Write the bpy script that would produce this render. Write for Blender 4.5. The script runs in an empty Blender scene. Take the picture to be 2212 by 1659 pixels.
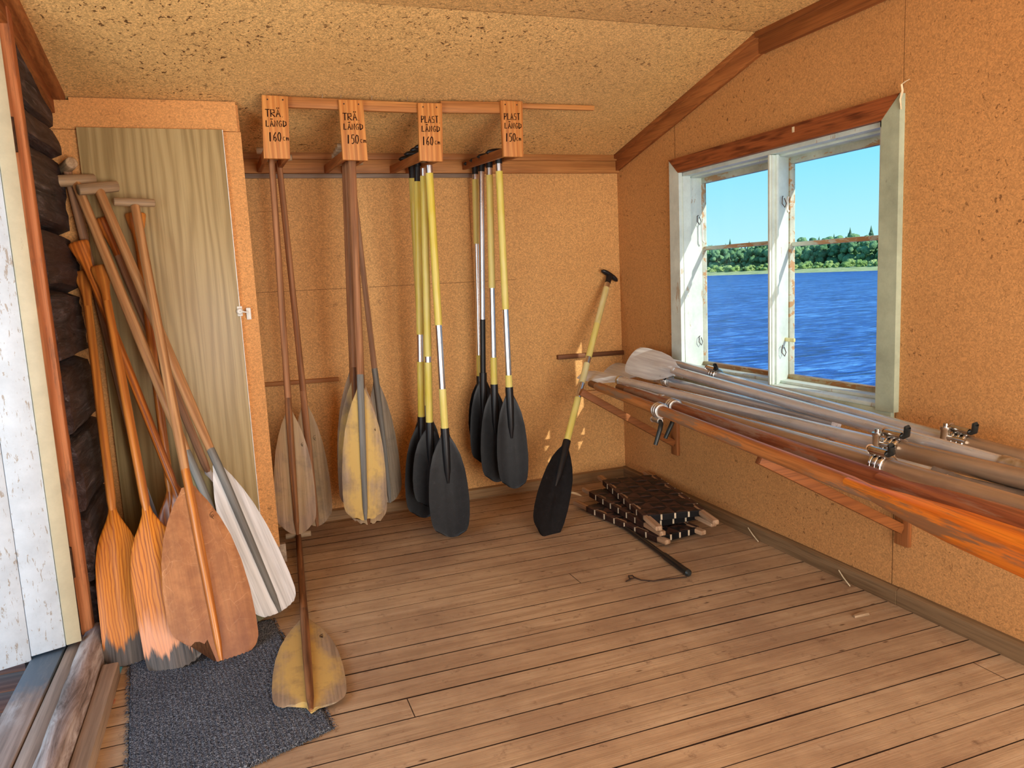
import bpy, bmesh, math, random
from mathutils import Vector, Matrix, noise as mnoise
random.seed(7)
S = bpy.context.scene
COL = S.collection
PI = math.pi

# ------------------------------------------------------------------ camera, world, sun, daylight, exposure
CAM_R = ((0.93696463, -0.34606418, -0.04834118),
         (-0.09364024, -0.11539239, -0.98889641),
         (0.33664342, 0.93108764, -0.14052412))      # rows: image right, image down, viewing direction
CAM_C = Vector((-2.0616, -3.8438, 1.1786))
FPX, IW, IH = 1652.667, 2212.0, 1659.0
cd = bpy.data.cameras.new('camera')
cd.sensor_fit = 'HORIZONTAL'; cd.sensor_width = 36.0; cd.lens = 36.0 * FPX / IW
cd.clip_start = 0.02; cd.clip_end = 2000
cam = bpy.data.objects.new('camera', cd); COL.objects.link(cam)
r_, d_, f_ = (Vector(v) for v in CAM_R)
cam.matrix_world = Matrix(((r_.x, -d_.x, -f_.x, CAM_C.x), (r_.y, -d_.y, -f_.y, CAM_C.y),
                           (r_.z, -d_.z, -f_.z, CAM_C.z), (0, 0, 0, 1)))
S.camera = cam

world = bpy.data.worlds.new('sky'); S.world = world; world.use_nodes = True
wt = world.node_tree; wt.nodes.clear()
wo = wt.nodes.new('ShaderNodeOutputWorld'); wb = wt.nodes.new('ShaderNodeBackground')
wtc = wt.nodes.new('ShaderNodeTexCoord'); wsx = wt.nodes.new('ShaderNodeSeparateXYZ'); wr = wt.nodes.new('ShaderNodeValToRGB')
wt.links.new(wtc.outputs['Generated'], wsx.inputs[0]); wt.links.new(wsx.outputs['Z'], wr.inputs[0])
wt.links.new(wr.outputs[0], wb.inputs[0]); wt.links.new(wb.outputs[0], wo.inputs[0])
e = wr.color_ramp.elements
e[0].position = 0.0; e[0].color = (0.52, 0.88, 0.95, 1)
e[1].position = 1.0; e[1].color = (0.10, 0.32, 0.75, 1)
m_ = e.new(0.12); m_.color = (0.27, 0.76, 1.0, 1)
m_ = e.new(0.35); m_.color = (0.20, 0.52, 0.92, 1)
wb.inputs[1].default_value = 1.12

SUN_DIR = Vector((-1.0, 2.8, -1.75)).normalized()
sl = bpy.data.lights.new('sun', 'SUN'); sl.energy = 6.0; sl.angle = 0.009; sl.color = (1.0, 0.95, 0.86)
so = bpy.data.objects.new('sun', sl); COL.objects.link(so)
so.rotation_euler = SUN_DIR.to_track_quat('-Z', 'Y').to_euler(); so.location = (6, -8, 6)

def area(name, loc, tgt, sx, sy, power, col):
    l = bpy.data.lights.new(name, 'AREA'); l.shape = 'RECTANGLE'; l.size = sx; l.size_y = sy
    l.energy = power; l.color = col
    o = bpy.data.objects.new(name, l); COL.objects.link(o); o.location = loc
    o.rotation_euler = (Vector(tgt) - Vector(loc)).to_track_quat('-Z', 'Y').to_euler()
    return o
area('daylight_front_opening', (-1.0, -4.72, .80), (-1.1, -1.2, 1.25), 1.7, 1.5, 112, (1.0, 0.97, 0.92))
area('daylight_door', (-3.7, -2.9, 1.0), (-1.9, -1.1, 0.9), 1.2, 1.7, 40, (0.86, 0.93, 1.0))

S.view_settings.view_transform = 'Standard'; S.view_settings.look = 'None'
S.view_settings.exposure = 0.0; S.view_settings.gamma = 1.0; S.view_settings.use_curve_mapping = False
S.cycles.max_bounces = 10; S.cycles.diffuse_bounces = 6; S.cycles.caustics_reflective = False; S.cycles.caustics_refractive = False

# ------------------------------------------------------------------ helpers
def ray(px, py):
    a, b = (px - IW / 2) / FPX, (py - IH / 2) / FPX
    return r_ * a + d_ * b + f_
def at(px, py, ax, val):
    """point of the plane x|y|z = val seen at that place of the photograph"""
    d = ray(px, py); i = 'XYZ'.index(ax)
    return CAM_C + d * ((val - CAM_C[i]) / d[i])
def proj(P):
    v = P - CAM_C; z = v.dot(f_)
    return FPX * v.dot(r_) / z + IW / 2, FPX * v.dot(d_) / z + IH / 2

class MB:
    def __init__(s): s.v = []; s.f = []; s.mi = []
    def add(s, vs, fs, m=0):
        o = len(s.v); s.v += [Vector(p) for p in vs]
        for f in fs: s.f.append([i + o for i in f]); s.mi.append(m)
        return s
    def loft(s, rings, cap=True, m=0, closed=True):
        n = len(rings[0]); vs = [p for r in rings for p in r]; fs = []
        for i in range(len(rings) - 1):
            for j in range(n if closed else n - 1):
                k = (j + 1) % n
                fs.append([i * n + j, i * n + k, (i + 1) * n + k, (i + 1) * n + j])
        if cap:
            fs.append(list(range(n))[::-1]); b = (len(rings) - 1) * n; fs.append([b + j for j in range(n)])
        return s.add(vs, fs, m)
    def tube(s, pts, rad, n=12, m=0, flat=1.0):
        pts = [Vector(p) for p in pts]
        if not hasattr(rad, '__len__'): rad = [rad] * len(pts)
        rings = []; up = None
        for i, p in enumerate(pts):
            t = (pts[min(i + 1, len(pts) - 1)] - pts[max(i - 1, 0)]).normalized()
            if up is None:
                up = Vector((0, 0, 1)) if abs(t.z) < .9 else Vector((0, 1, 0))
            a = t.cross(up).normalized(); b = a.cross(t).normalized(); up = b
            rings.append([p + (a * math.cos(q) + b * math.sin(q) * flat) * rad[i] for q in (2 * PI * k / n for k in range(n))])
        return s.loft(rings, True, m)
    def box(s, lo, hi, m=0, bev=0.0):
        return s.hexa([(lo[0], lo[1], lo[2]), (hi[0], lo[1], lo[2]), (hi[0], hi[1], lo[2]), (lo[0], hi[1], lo[2]),
                       (lo[0], lo[1], hi[2]), (hi[0], lo[1], hi[2]), (hi[0], hi[1], hi[2]), (lo[0], hi[1], hi[2])], m, bev)
    def hexa(s, c, m=0, bev=0.0):
        fs = [[0, 3, 2, 1], [4, 5, 6, 7], [0, 1, 5, 4], [1, 2, 6, 5], [2, 3, 7, 6], [3, 0, 4, 7]]
        if bev <= 0: return s.add(c, fs, m)
        bm = bmesh.new(); vv = [bm.verts.new(p) for p in c]
        for f in fs: bm.faces.new([vv[i] for i in f])
        bmesh.ops.bevel(bm, geom=list(bm.edges), offset=bev, segments=2, affect='EDGES', profile=.5)
        bm.verts.index_update()
        s.add([v.co.copy() for v in bm.verts], [[v.index for v in f.verts] for f in bm.faces], m); bm.free()
        return s
    def prism(s, outline, e0, m=0):
        """outline: list of points; extruded by the vector e0"""
        e0 = Vector(e0); n = len(outline); a = [Vector(p) for p in outline]; b = [p + e0 for p in a]
        fs = [list(range(n))[::-1], [n + i for i in range(n)]] + [[i, (i + 1) % n, n + (i + 1) % n, n + i] for i in range(n)]
        return s.add(a + b, fs, m)
    def beam(s, a, b, w, h, up=(0, 0, 1), m=0, bev=0.0015):
        """bar from a to b, width w sideways, height h along up, centred"""
        a, b = Vector(a), Vector(b); t = (b - a).normalized(); x = t.cross(Vector(up)).normalized(); u = x.cross(t)
        c = []
        for q in (-1, 1):
            for p, sx in ((a, -1), (a, 1), (b, 1), (b, -1)): c.append(p + x * sx * w / 2 + u * q * h / 2)
        return s.hexa(c, m, bev)

ROOTM = {}
def obj(name, mb, mat, parent=None, local=False, angle=35, jitter=0, recalc=True):
    me = bpy.data.meshes.new(name)
    vs = mb.v
    M = ROOTM.get(parent.name) if parent is not None else None
    if M is not None and not local:
        Mi = M.inverted(); vs = [Mi @ v for v in vs]
    me.from_pydata([tuple(v) for v in vs], [], mb.f)
    for m in (mat if isinstance(mat, (list, tuple)) else [mat]): me.materials.append(m)
    for p, i in zip(me.polygons, mb.mi): p.material_index = i
    me.update()
    if recalc:
        bm = bmesh.new(); bm.from_mesh(me); bmesh.ops.recalc_face_normals(bm, faces=list(bm.faces)); bm.to_mesh(me); bm.free()
    for p in me.polygons: p.use_smooth = True
    me.set_sharp_from_angle(angle=math.radians(angle))
    o = bpy.data.objects.new(name, me); COL.objects.link(o)
    if parent is not None:
        o.parent = parent
        ROOTM[o.name] = M if M is not None else Matrix.Identity(4)
    return o
def tag(o, label=None, cat=None, group=None, kind=None):
    if label: o['label'] = label
    if cat: o['category'] = cat
    if group: o['group'] = group
    if kind: o['kind'] = kind
    return o
def thing(name, label, cat, M, group=None):
    o = bpy.data.objects.new(name, None); COL.objects.link(o)
    if not isinstance(M, Matrix): M = Matrix.Translation(Vector(M))
    o.matrix_world = M; ROOTM[o.name] = M; o.empty_display_size = .1
    return tag(o, label, cat, group)
def struct(name, mb, mat, **k):
    return tag(obj(name, mb, mat, **k), kind='structure')
def sroot(name, loc):
    o = thing(name, None, None, loc); o['kind'] = 'structure'; return o

# ------------------------------------------------------------------ materials
def lin(c):
    return tuple(((x / 255) / 12.92 if x / 255 <= .04045 else ((x / 255 + .055) / 1.055) ** 2.4) for x in c) + (1.0,)
class NT:
    def __init__(s, name, rough=.6, spec=.3, metal=0.0):
        s.m = bpy.data.materials.new(name); s.m.use_nodes = True; s.t = s.m.node_tree; s.t.nodes.clear()
        s.out = s.n('ShaderNodeOutputMaterial'); s.b = s.n('ShaderNodeBsdfPrincipled')
        s.b.inputs['Roughness'].default_value = rough; s.b.inputs['Specular IOR Level'].default_value = spec
        s.b.inputs['Metallic'].default_value = metal
        s.t.links.new(s.b.outputs[0], s.out.inputs[0])
        s.co = s.n('ShaderNodeTexCoord').outputs['Object']
    def n(s, ty, **kw):
        nd = s.t.nodes.new(ty)
        for k, v in kw.items(): setattr(nd, k, v)
        return nd
    def set(s, sock, v):
        if isinstance(v, bpy.types.NodeSocket): s.t.links.new(v, sock)
        else: sock.default_value = v
    def math(s, op, a, b=0.0, c=None, clamp=False):
        nd = s.n('ShaderNodeMath', operation=op); nd.use_clamp = clamp
        s.set(nd.inputs[0], a); s.set(nd.inputs[1], b)
        if c is not None: s.set(nd.inputs[2], c)
        return nd.outputs[0]
    def vec(s, op, a, b):
        nd = s.n('ShaderNodeVectorMath', operation=op); s.set(nd.inputs[0], a); s.set(nd.inputs[1], b); return nd.outputs[0]
    def xyz(s, v=None):
        nd = s.n('ShaderNodeSeparateXYZ'); s.set(nd.inputs[0], v or s.co); return nd.outputs
    def comb(s, x, y, z):
        nd = s.n('ShaderNodeCombineXYZ')
        for i, q in enumerate((x, y, z)): s.set(nd.inputs[i], q)
        return nd.outputs[0]
    def scale(s, sc, v=None): return s.vec('MULTIPLY', v or s.co, sc)
    def noise(s, v, sc, det=4, rough=.55, dist=0.0, col=False):
        nd = s.n('ShaderNodeTexNoise'); s.set(nd.inputs['Vector'], v); nd.inputs['Scale'].default_value = sc
        nd.inputs['Detail'].default_value = det; nd.inputs['Roughness'].default_value = rough; nd.inputs['Distortion'].default_value = dist
        return nd.outputs['Color' if col else 'Fac']
    def voro(s, v, sc, feat='F1', out='Distance', rnd=1.0):
        nd = s.n('ShaderNodeTexVoronoi', feature=feat); s.set(nd.inputs['Vector'], v); nd.inputs['Scale'].default_value = sc
        nd.inputs['Randomness'].default_value = rnd
        return nd.outputs[out]
    def ramp(s, f, stops, interp='LINEAR'):
        nd = s.n('ShaderNodeValToRGB'); s.set(nd.inputs[0], f); cr = nd.color_ramp; cr.interpolation = interp
        while len(cr.elements) < len(stops): cr.elements.new(.5)
        for el, (p, c) in zip(cr.elements, stops):
            el.position = p; el.color = c if hasattr(c, '__len__') else (c, c, c, 1)
        return nd.outputs[0]
    def mix(s, f, a, b, mode='MIX'):
        nd = s.n('ShaderNodeMix', data_type='RGBA', blend_type=mode)
        s.set(nd.inputs[0], f); s.set(nd.inputs[6], a); s.set(nd.inputs[7], b); return nd.outputs[2]
    def color(s, c): s.set(s.b.inputs['Base Color'], c)
    def rough(s, c): s.set(s.b.inputs['Roughness'], c)
    def bump(s, h, strength=.3, dist=.002):
        nd = s.n('ShaderNodeBump'); nd.inputs['Strength'].default_value = strength; nd.inputs['Distance'].default_value = dist
        s.set(nd.inputs['Height'], h); s.t.links.new(nd.outputs[0], s.b.inputs['Normal'])
    def rnd(s):
        return s.n('ShaderNodeObjectInfo').outputs['Random']

def hue(c, k): return tuple(min(255, x * k) for x in c)

def chip(name, base, flakes=1.0, dark=.5, seams=(), th=.665):
    """particle board: pressed flakes, stray dark chips, joints between the boards"""
    t = NT(name, rough=.62, spec=.25)
    warp = t.noise(t.co, 60, 2, col=True)
    v = t.vec('ADD', t.co, t.vec('MULTIPLY', warp, (.02, .02, .02)))
    fl = t.xyz(t.voro(v, 230, out='Color'))[0]
    fine = t.noise(t.co, 420, 3, .7)
    big = t.noise(t.co, 1.6, 4, .6)
    mid = t.noise(t.co, 95, 3, .7)
    c = t.ramp(fl, [(0, lin(hue(base, 1 - .13 * flakes))), (.55, lin(base)), (1, lin(hue(base, 1 + .11 * flakes)))])
    c = t.mix(t.math('MULTIPLY', t.ramp(fine, [(.36, 1.0), (.5, 0.0)]), .25), c, lin(hue(base, .68)))
    c = t.mix(t.ramp(mid, [(.58, 0.0), (.74, .35 * flakes)]), c, lin((base[0] * 1.10, base[1] * 1.16, base[2] * 1.25)))
    c = t.mix(t.ramp(big, [(.3, .25), (.6, 0.0)]), c, lin((base[0] * .86, base[1] * .78, base[2] * .68)))
    # dark bark chips, thin and bent by a warp of their own
    w2 = t.vec('ADD', t.co, t.vec('MULTIPLY', t.noise(t.co, 26, 2, col=True), (.06, .06, .06)))
    sn_ = t.noise(t.vec('ADD', t.scale((1.0, 1.0, 1.0), w2), t.vec('MULTIPLY', t.noise(t.co, 90, 2, col=True), (.012, .012, .012))), 62, 1.5, .5)
    patch = t.noise(t.co, 2.4, 3)
    dm = t.math('MULTIPLY', t.ramp(sn_, [(th, 0.0), (th + .03, 1.0)]), t.ramp(patch, [(.38, 0.15), (.62, 1.0)]))
    c = t.mix(t.math('MULTIPLY', dm, dark), c, lin((84, 52, 28)))
    xs = t.xyz()
    h = t.math('ADD', fl, t.math('MULTIPLY', dm, -.6))
    for axis, pos, lo_ax, lo, hi, wd in seams:
        msk = t.math('LESS_THAN', t.math('ABSOLUTE', t.math('SUBTRACT', xs['XYZ'.index(axis)], pos)), wd)
        q = xs['XYZ'.index(lo_ax)]
        msk = t.math('MULTIPLY', msk, t.math('MULTIPLY', t.math('GREATER_THAN', q, lo), t.math('LESS_THAN', q, hi)))
        c = t.mix(t.math('MULTIPLY', msk, .75), c, lin((70, 36, 14)))
        h = t.math('SUBTRACT', h, t.math('MULTIPLY', msk, 3))
    t.color(c); t.bump(h, .15, .001)
    return t.m

def wood(name, c1, c2, axis='Z', ring=9.0, contrast=.5, rough=.55, spec=.3, fibre=.35, extra=None, coat=0.0, bump=.15, distort=5.0, stretch=.11, dscale=1.4, lines=False):
    t = NT(name, rough=rough, spec=spec)
    sc = [14, 14, 14]; sc['XYZ'.index(axis)] = .9
    fs = [150, 150, 150]; fs['XYZ'.index(axis)] = 4
    rn = t.rnd()
    co = t.vec('ADD', t.co, t.comb(t.math('MULTIPLY', rn, 3.1), t.math('MULTIPLY', rn, 1.7), t.math('MULTIPLY', rn, 5.3)))
    n1 = t.noise(t.scale(tuple(sc), co), 1.0, 4, .6, 1.2)
    wv = t.n('ShaderNodeTexWave', wave_type='BANDS', bands_direction={'X': 'Y', 'Y': 'X', 'Z': 'X'}[axis])
    ws = [1, 1, 1]; ws['XYZ'.index(axis)] = stretch
    t.set(wv.inputs['Vector'], t.scale(tuple(ws), co)); wv.inputs['Scale'].default_value = ring; wv.inputs['Distortion'].default_value = distort
    wv.inputs['Detail'].default_value = 3; wv.inputs['Detail Scale'].default_value = dscale
    f = t.noise(t.scale(tuple(fs), co), 1.0, 3, .6)
    g = t.math('ADD', t.math('MULTIPLY', wv.outputs['Fac'], contrast), t.math('MULTIPLY', n1, 1 - contrast))
    c = t.ramp(t.math('ADD', t.math('MULTIPLY', wv.outputs['Fac'], .85), t.math('MULTIPLY', n1, .15)), [(.08, lin(c2)), (.30, lin(hue(c1, .94))), (.6, lin(c1))]) if lines else t.ramp(g, [(.2, lin(c1)), (.8, lin(c2))])
    c = t.mix(t.math('MULTIPLY', t.ramp(f, [(.38, 1.0), (.56, 0.0)]), fibre), c, lin(hue(c2, .6)))
    if extra: c = extra(t, c, co, f)
    t.color(c); t.bump(t.math('ADD', f, g), bump, .0012)
    if coat: t.b.inputs['Coat Weight'].default_value = coat; t.b.inputs['Coat Roughness'].default_value = .18
    return t.m

def plain(name, c, rough=.5, spec=.3, metal=0.0, var=.12, nsc=30, bump=0.0):
    t = NT(name, rough, spec, metal)
    n = t.noise(t.co, nsc, 4)
    t.color(t.ramp(n, [(.3, lin(hue(c, 1 - var))), (.7, lin(hue(c, 1 + var)))]))
    if bump: t.bump(n, bump, .001)
    return t.m

def metal(name, c, rough=.32, streak='Z', film=.35, met=1.0):
    t = NT(name, rough, .5, met)
    fs = [60, 60, 60]; fs['XYZ'.index(streak)] = 3
    n = t.noise(t.scale(tuple(fs)), 1, 4); b = t.noise(t.co, 9, 4)
    t.color(t.mix(t.ramp(b, [(.5, 0.0), (.8, film)]), t.ramp(n, [(.3, lin(hue(c, .88))), (.7, lin(hue(c, 1.08)))]), lin((116, 104, 94))))
    t.rough(t.ramp(n, [(.3, rough * .8), (.7, rough * 1.5)]))
    return t.m

def paint(name, c, under=(120, 98, 78), wear=.5, rough=.45, axis='Z', edge=0.62, dirt=.25, size=1.0):
    """old brush paint, worn through in spots"""
    t = NT(name, rough, .35)
    st = [26 * size] * 3; st['XYZ'.index(axis)] = 7 * size
    n = t.noise(t.scale(tuple(st)), 1.0, 6, .68, .4)
    big = t.noise(t.co, 3.0, 3)
    d = t.noise(t.co, 8, 5, .7)
    col = t.ramp(d, [(.3, lin(hue(c, 1 - dirt))), (.65, lin(c))])
    k = t.math('ADD', n, t.math('MULTIPLY', big, .25))
    msk = t.ramp(k, [(edge + .12, 0.0), (edge + .135, 1.0)])
    t.color(t.mix(t.math('MULTIPLY', msk, wear), col, lin(under)))
    t.bump(t.math('SUBTRACT', d, t.math('MULTIPLY', msk, .8)), .2, .001)
    return t.m

def worn_end(z0, z1, grey=(86, 76, 68), pale=.5):
    pk = pale
    """weathered tip of a varnished blade: bare grey wood creeping up the grain"""
    def ex(t, c, co, f):
        z = t.xyz()[2]
        st = t.noise(t.scale((46, 46, 4)), 1.0, 4, .7)
        k = t.math('ADD', z, t.math('MULTIPLY', t.math('SUBTRACT', st, .5), -(z1 - z0) * .9))
        bare = t.ramp(t.math('DIVIDE', t.math('SUBTRACT', k, z0), z1 - z0), [(.26, 1.0), (.36, 0.0)])
        pale = t.ramp(t.math('DIVIDE', t.math('SUBTRACT', k, z0), z1 - z0), [(.6, 1.0), (1.0, 0.0)])
        g = t.ramp(f, [(.3, lin(hue(grey, .55))), (.7, lin(hue(grey, 1.2)))])
        c = t.mix(t.math('MULTIPLY', pale, pk), c, lin((226, 160, 124)))
        return t.mix(bare, c, g)
    return ex

def weathered(yellow=.7, c0=(150, 132, 116)):
    """plywood blade: yellow veneer left in the middle, grey towards the edges"""
    def ex(t, c, co, f):
        n = t.noise(t.scale((9, 9, 5), co), 1.0, 5, .65)
        x = t.math('ABSOLUTE', t.xyz()[0]); z = t.xyz()[2]
        k = t.math('SUBTRACT', t.math('SUBTRACT', t.math('ADD', n, .22), t.math('MULTIPLY', x, 3.4)), t.math('MULTIPLY', t.math('ABSOLUTE', t.math('SUBTRACT', z, .27)), .75))
        c = t.mix(t.math('MULTIPLY', t.ramp(k, [(.30, 0.0), (.52, 1.0)]), yellow), c, lin((200, 164, 92)))
        return t.mix(t.ramp(t.noise(co, 11, 5, .7), [(.52, 0.0), (.72, .42)]), c, lin(hue(c0, .62)))
    return ex

def scratched(t, c, co, f):
    w = t.vec('ADD', t.co, t.vec('MULTIPLY', t.noise(t.co, 7, 2, col=True), (.25, .25, .25)))
    s = t.voro(w, 16, feat='DISTANCE_TO_EDGE')
    big = t.noise(t.co, 6, 3)
    z = t.xyz()[2]
    m = t.math('MULTIPLY', t.ramp(s, [(0.0, 1.0), (.022, 0.0)]), t.ramp(big, [(.45, 0.0), (.6, .55)]))
    c = t.mix(m, c, lin((222, 168, 120)))
    c = t.mix(t.ramp(t.noise(t.co, 14, 5, .7), [(.42, .45), (.6, 0.0)]), c, lin((120, 70, 42)))
    return t.mix(t.ramp(t.math('ADD', z, t.math('MULTIPLY', t.noise(t.co, 9, 3), .12)), [(.03, .55), (.30, 0.0)]), c, lin((112, 62, 44)))

M = {}
BASE = (213, 161, 99)
M['chip_back'] = chip('particle_board_back', BASE, 1.0, .30, seams=[('Z', 1.155, 'X', -1.95, -.62, .0012), ('X', -.857, 'Z', .2, 1.7, .0010), ('Z', 1.53, 'X', -1.9, -1.73, .0008)])
M['chip_right'] = chip('particle_board_right', (196, 142, 86), .9, .7, seams=[('Y', -.585, 'Z', 1.66, 2.1, .0022), ('Y', -1.910, 'Z', -.1, .7, .0018), ('Y', -1.912, 'Z', 1.69, 2.1, .0012)])  # same board as the back wall; base darkened to carry this wall's shade
M['chip_ceiling'] = chip('particle_board_ceiling', (220, 177, 114), 1.4, .95, th=.635, seams=[('Y', -1.245, 'X', -1.35, .1, .0016)])
M['chip_cupboard'] = chip('particle_board_cupboard', (215, 153, 90), .8, .4)
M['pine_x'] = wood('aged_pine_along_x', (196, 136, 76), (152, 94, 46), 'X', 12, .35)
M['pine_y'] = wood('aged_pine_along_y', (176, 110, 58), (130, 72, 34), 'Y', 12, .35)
M['pine_dark_x'] = wood('brown_bracket_pine', (158, 96, 50), (112, 62, 30), 'X', 10, .35)
M['pine_z'] = wood('orange_pine_board', (216, 148, 78), (186, 114, 54), 'Z', 14, .45)
M['cleat'] = wood('brown_cleat', (170, 106, 58), (122, 70, 34), 'Z', 10, .35)
M['pine_rail'] = wood('rail_pine', (206, 142, 78), (160, 98, 46), 'X', 9, .4)
M['grey_strip'] = wood('grey_batten', (150, 128, 108), (118, 96, 78), 'X', 8, .3)
M['casing_brown'] = wood('brown_window_head', (150, 82, 42), (96, 44, 18), 'Y', 26, .7, distort=7)
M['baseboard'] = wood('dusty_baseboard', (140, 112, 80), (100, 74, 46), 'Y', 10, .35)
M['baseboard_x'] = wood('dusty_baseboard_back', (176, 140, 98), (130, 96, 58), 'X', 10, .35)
M['grey_dowel'] = wood('worn_grip_wood', (190, 160, 124), (150, 122, 92), 'X', 14, .3)
M['white_paint'] = paint('window_paint_white', (212, 224, 214), (164, 128, 84), .6, edge=.64, dirt=.12)
M['green_paint'] = paint('window_paint_greenish', (176, 186, 160), (96, 92, 76), .6, edge=.66, dirt=.16)
M['sash_paint'] = paint('sash_paint_worn', (196, 200, 182), (176, 124, 66), .8, axis='Y', edge=.55, dirt=.2)
M['sash_brown'] = paint('sash_bottom_rail_bare', (178, 158, 116), (150, 98, 44), .9, axis='Y', edge=.45, dirt=.3)
M['door_paint'] = paint('door_paint_white', (204, 210, 216), (150, 132, 112), .75, edge=.60, dirt=.10, size=4.0)
M['cream_paint'] = paint('door_stile_cream', (196, 182, 150), (160, 140, 110), .4, edge=.68, dirt=.1)
M['strip_orange'] = wood('door_stop_pine', (222, 146, 96), (176, 98, 52), 'Z', 10, .4, extra=lambda t, c, co, f: t.mix(t.ramp(t.noise(t.scale((20, 20, 4)), 1, 5, .7), [(.55, 0.0), (.68, .6)]), c, lin((92, 70, 60))))
M['black_rubber'] = plain('black_plastic', (24, 24, 26), .38, .45, 0, .1, 20)
M['blade_black'] = None
M['yellow'] = None
M['silver'] = metal('brushed_aluminium', (226, 226, 228), .25)
M['nail'] = metal('nail_steel', (200, 196, 190), .35)
M['rust'] = plain('rusty_iron', (66, 46, 34), .6, .4, .5, .4, 60)
M['ink'] = plain('marker_ink', (22, 8, 12), .7, .05, 0, .1)
M['pencil'] = plain('pencil_mark', (50, 36, 26), .7, .2, 0, .1)
M['chrome'] = metal('oarlock_steel', (196, 192, 186), .18)
M['dark_iron'] = plain('oarlock_black', (40, 42, 40), .4, .5, .4, .3, 40)
M['white_plastic'] = plain('white_latch', (226, 222, 212), .35, .4, 0, .08)
M['cord'] = plain('brown_cord', (60, 44, 34), .8, .2)
M['straw'] = plain('straw', (214, 196, 160), .7, .2)
t = NT('black_blade_plastic', .45, .28)
sc_ = t.voro(t.vec('ADD', t.co, t.vec('MULTIPLY', t.noise(t.co, 9, 2, col=True), (.2, .2, .2))), 20, feat='DISTANCE_TO_EDGE')
t.color(t.mix(t.math('MULTIPLY', t.ramp(sc_, [(0.0, .5), (.012, 0.0)]), t.noise(t.co, 6, 2)), t.ramp(t.noise(t.co, 40, 4), [(.3, lin((12, 12, 13))), (.7, lin((22, 22, 24)))]), lin((66, 66, 68))))
t.bump(t.noise(t.co, 160, 3), .12, .0006); M['blade_black'] = t.m
t = NT('yellow_shaft_sleeve', .38, .4)
n_ = t.noise(t.scale((30, 30, 5)), 1, 4)
t.color(t.ramp(t.math('ADD', n_, t.math('MULTIPLY', t.math('SUBTRACT', t.rnd(), .5), .25)), [(.3, lin((212, 190, 62))), (.7, lin((226, 212, 130)))])); M['yellow'] = t.m
t = NT('pale_shaft_sleeve', .4, .4); n_ = t.noise(t.scale((30, 30, 6)), 1, 4)
t.color(t.ramp(n_, [(.3, lin((206, 190, 110))), (.7, lin((226, 216, 166)))])); M['pale_yellow'] = t.m
# glass: clear, with a weak mirror by angle
g = bpy.data.materials.new('window_glass'); g.use_nodes = True; gt = g.node_tree; gt.nodes.clear()
go = gt.nodes.new('ShaderNodeOutputMaterial'); gm = gt.nodes.new('ShaderNodeMixShader'); ga = gt.nodes.new('ShaderNodeBsdfTransparent')
gg = gt.nodes.new('ShaderNodeBsdfGlossy'); gf = gt.nodes.new('ShaderNodeLayerWeight'); gp = gt.nodes.new('ShaderNodeMath'); gp.operation = 'POWER'; gp.inputs[1].default_value = 5.0; gt.links.new(gf.outputs['Facing'], gp.inputs[0]); gg.inputs['Roughness'].default_value = .02
ga.inputs[0].default_value = (.97, .99, .98, 1)
gt.links.new(gp.outputs[0], gm.inputs[0]); gt.links.new(ga.outputs[0], gm.inputs[1]); gt.links.new(gg.outputs[0], gm.inputs[2]); gt.links.new(gm.outputs[0], go.inputs[0])
M['glass'] = g
# floor boards
t = NT('floor_boards', .6, .25); X = t.xyz()
u = t.math('DIVIDE', t.math('ADD', X[1], .984), .1035)
idx = t.math('FLOOR', u); fr = t.math('SUBTRACT', u, idx)
wn = t.n('ShaderNodeTexWhiteNoise', noise_dimensions='1D'); t.set(wn.inputs['W'], idx); rv = wn.outputs['Value']
co = t.vec('ADD', t.co, t.comb(t.math('MULTIPLY', rv, 9.0), t.math('MULTIPLY', rv, 4.0), 0.0))
n1 = t.noise(t.scale((1.6, 26, 1), co), 1.0, 6, .68, .9); n2 = t.noise(t.scale((5, 190, 1), co), 1.0, 3, .6); n3 = t.noise(t.co, 2.2, 5, .65); n4 = t.noise(t.co, 16, 5, .75)
c = t.ramp(n1, [(.25, lin((154, 126, 96))), (.5, lin((190, 161, 125))), (.8, lin((210, 184, 150)))])
c = t.mix(t.math('MULTIPLY', t.ramp(n2, [(.34, 1.0), (.50, 0.0)]), .28), c, lin((124, 92, 66)))
c = t.mix(t.math('MULTIPLY', t.math('SUBTRACT', rv, .2, None, True), .22), c, lin((170, 132, 98)))
c = t.mix(t.ramp(n3, [(.38, .55), (.62, 0.0)]), c, lin((134, 104, 80)))
c = t.mix(t.ramp(n4, [(.58, 0.0), (.72, .7)]), c, lin((104, 76, 56)))
kd = t.voro(t.scale((3, 9, 1), co), 1.7); c = t.mix(t.ramp(kd, [(.03, .8), (.075, 0.0)]), c, lin((78, 50, 32)))
rp = at(236, 1517, 'Z', 0.0); rd_ = t.vec('DISTANCE', t.co, tuple(rp))
rd_ = t.t.nodes[-1].outputs['Value']
c = t.mix(t.ramp(t.math('ADD', rd_, t.math('MULTIPLY', t.noise(t.co, 60, 3), .02)), [(.020, .85), (.030, 0.0)]), c, lin((190, 48, 36)))
jw = t.math('MULTIPLY', t.noise(t.scale((1.5, 9, 1)), 1, 2), t.math('ADD', .022, t.math('MULTIPLY', rv, .045)))
ed = t.math('MINIMUM', fr, t.math('SUBTRACT', 1.0, fr)); jm = t.math('LESS_THAN', ed, jw)
ex_ = t.math('FRACT', t.math('DIVIDE', t.math('ADD', X[0], t.math('MULTIPLY', rv, 27.3)), 11.0)); jm = t.math('MAXIMUM', jm, t.math('LESS_THAN', ex_, .00025))
c = t.mix(jm, c, lin((34, 20, 12)))
t.color(c); t.bump(t.math('SUBTRACT', t.math('ADD', n1, n2), t.math('MULTIPLY', jm, 3)), .3, .002); M['floor'] = t.m
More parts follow.
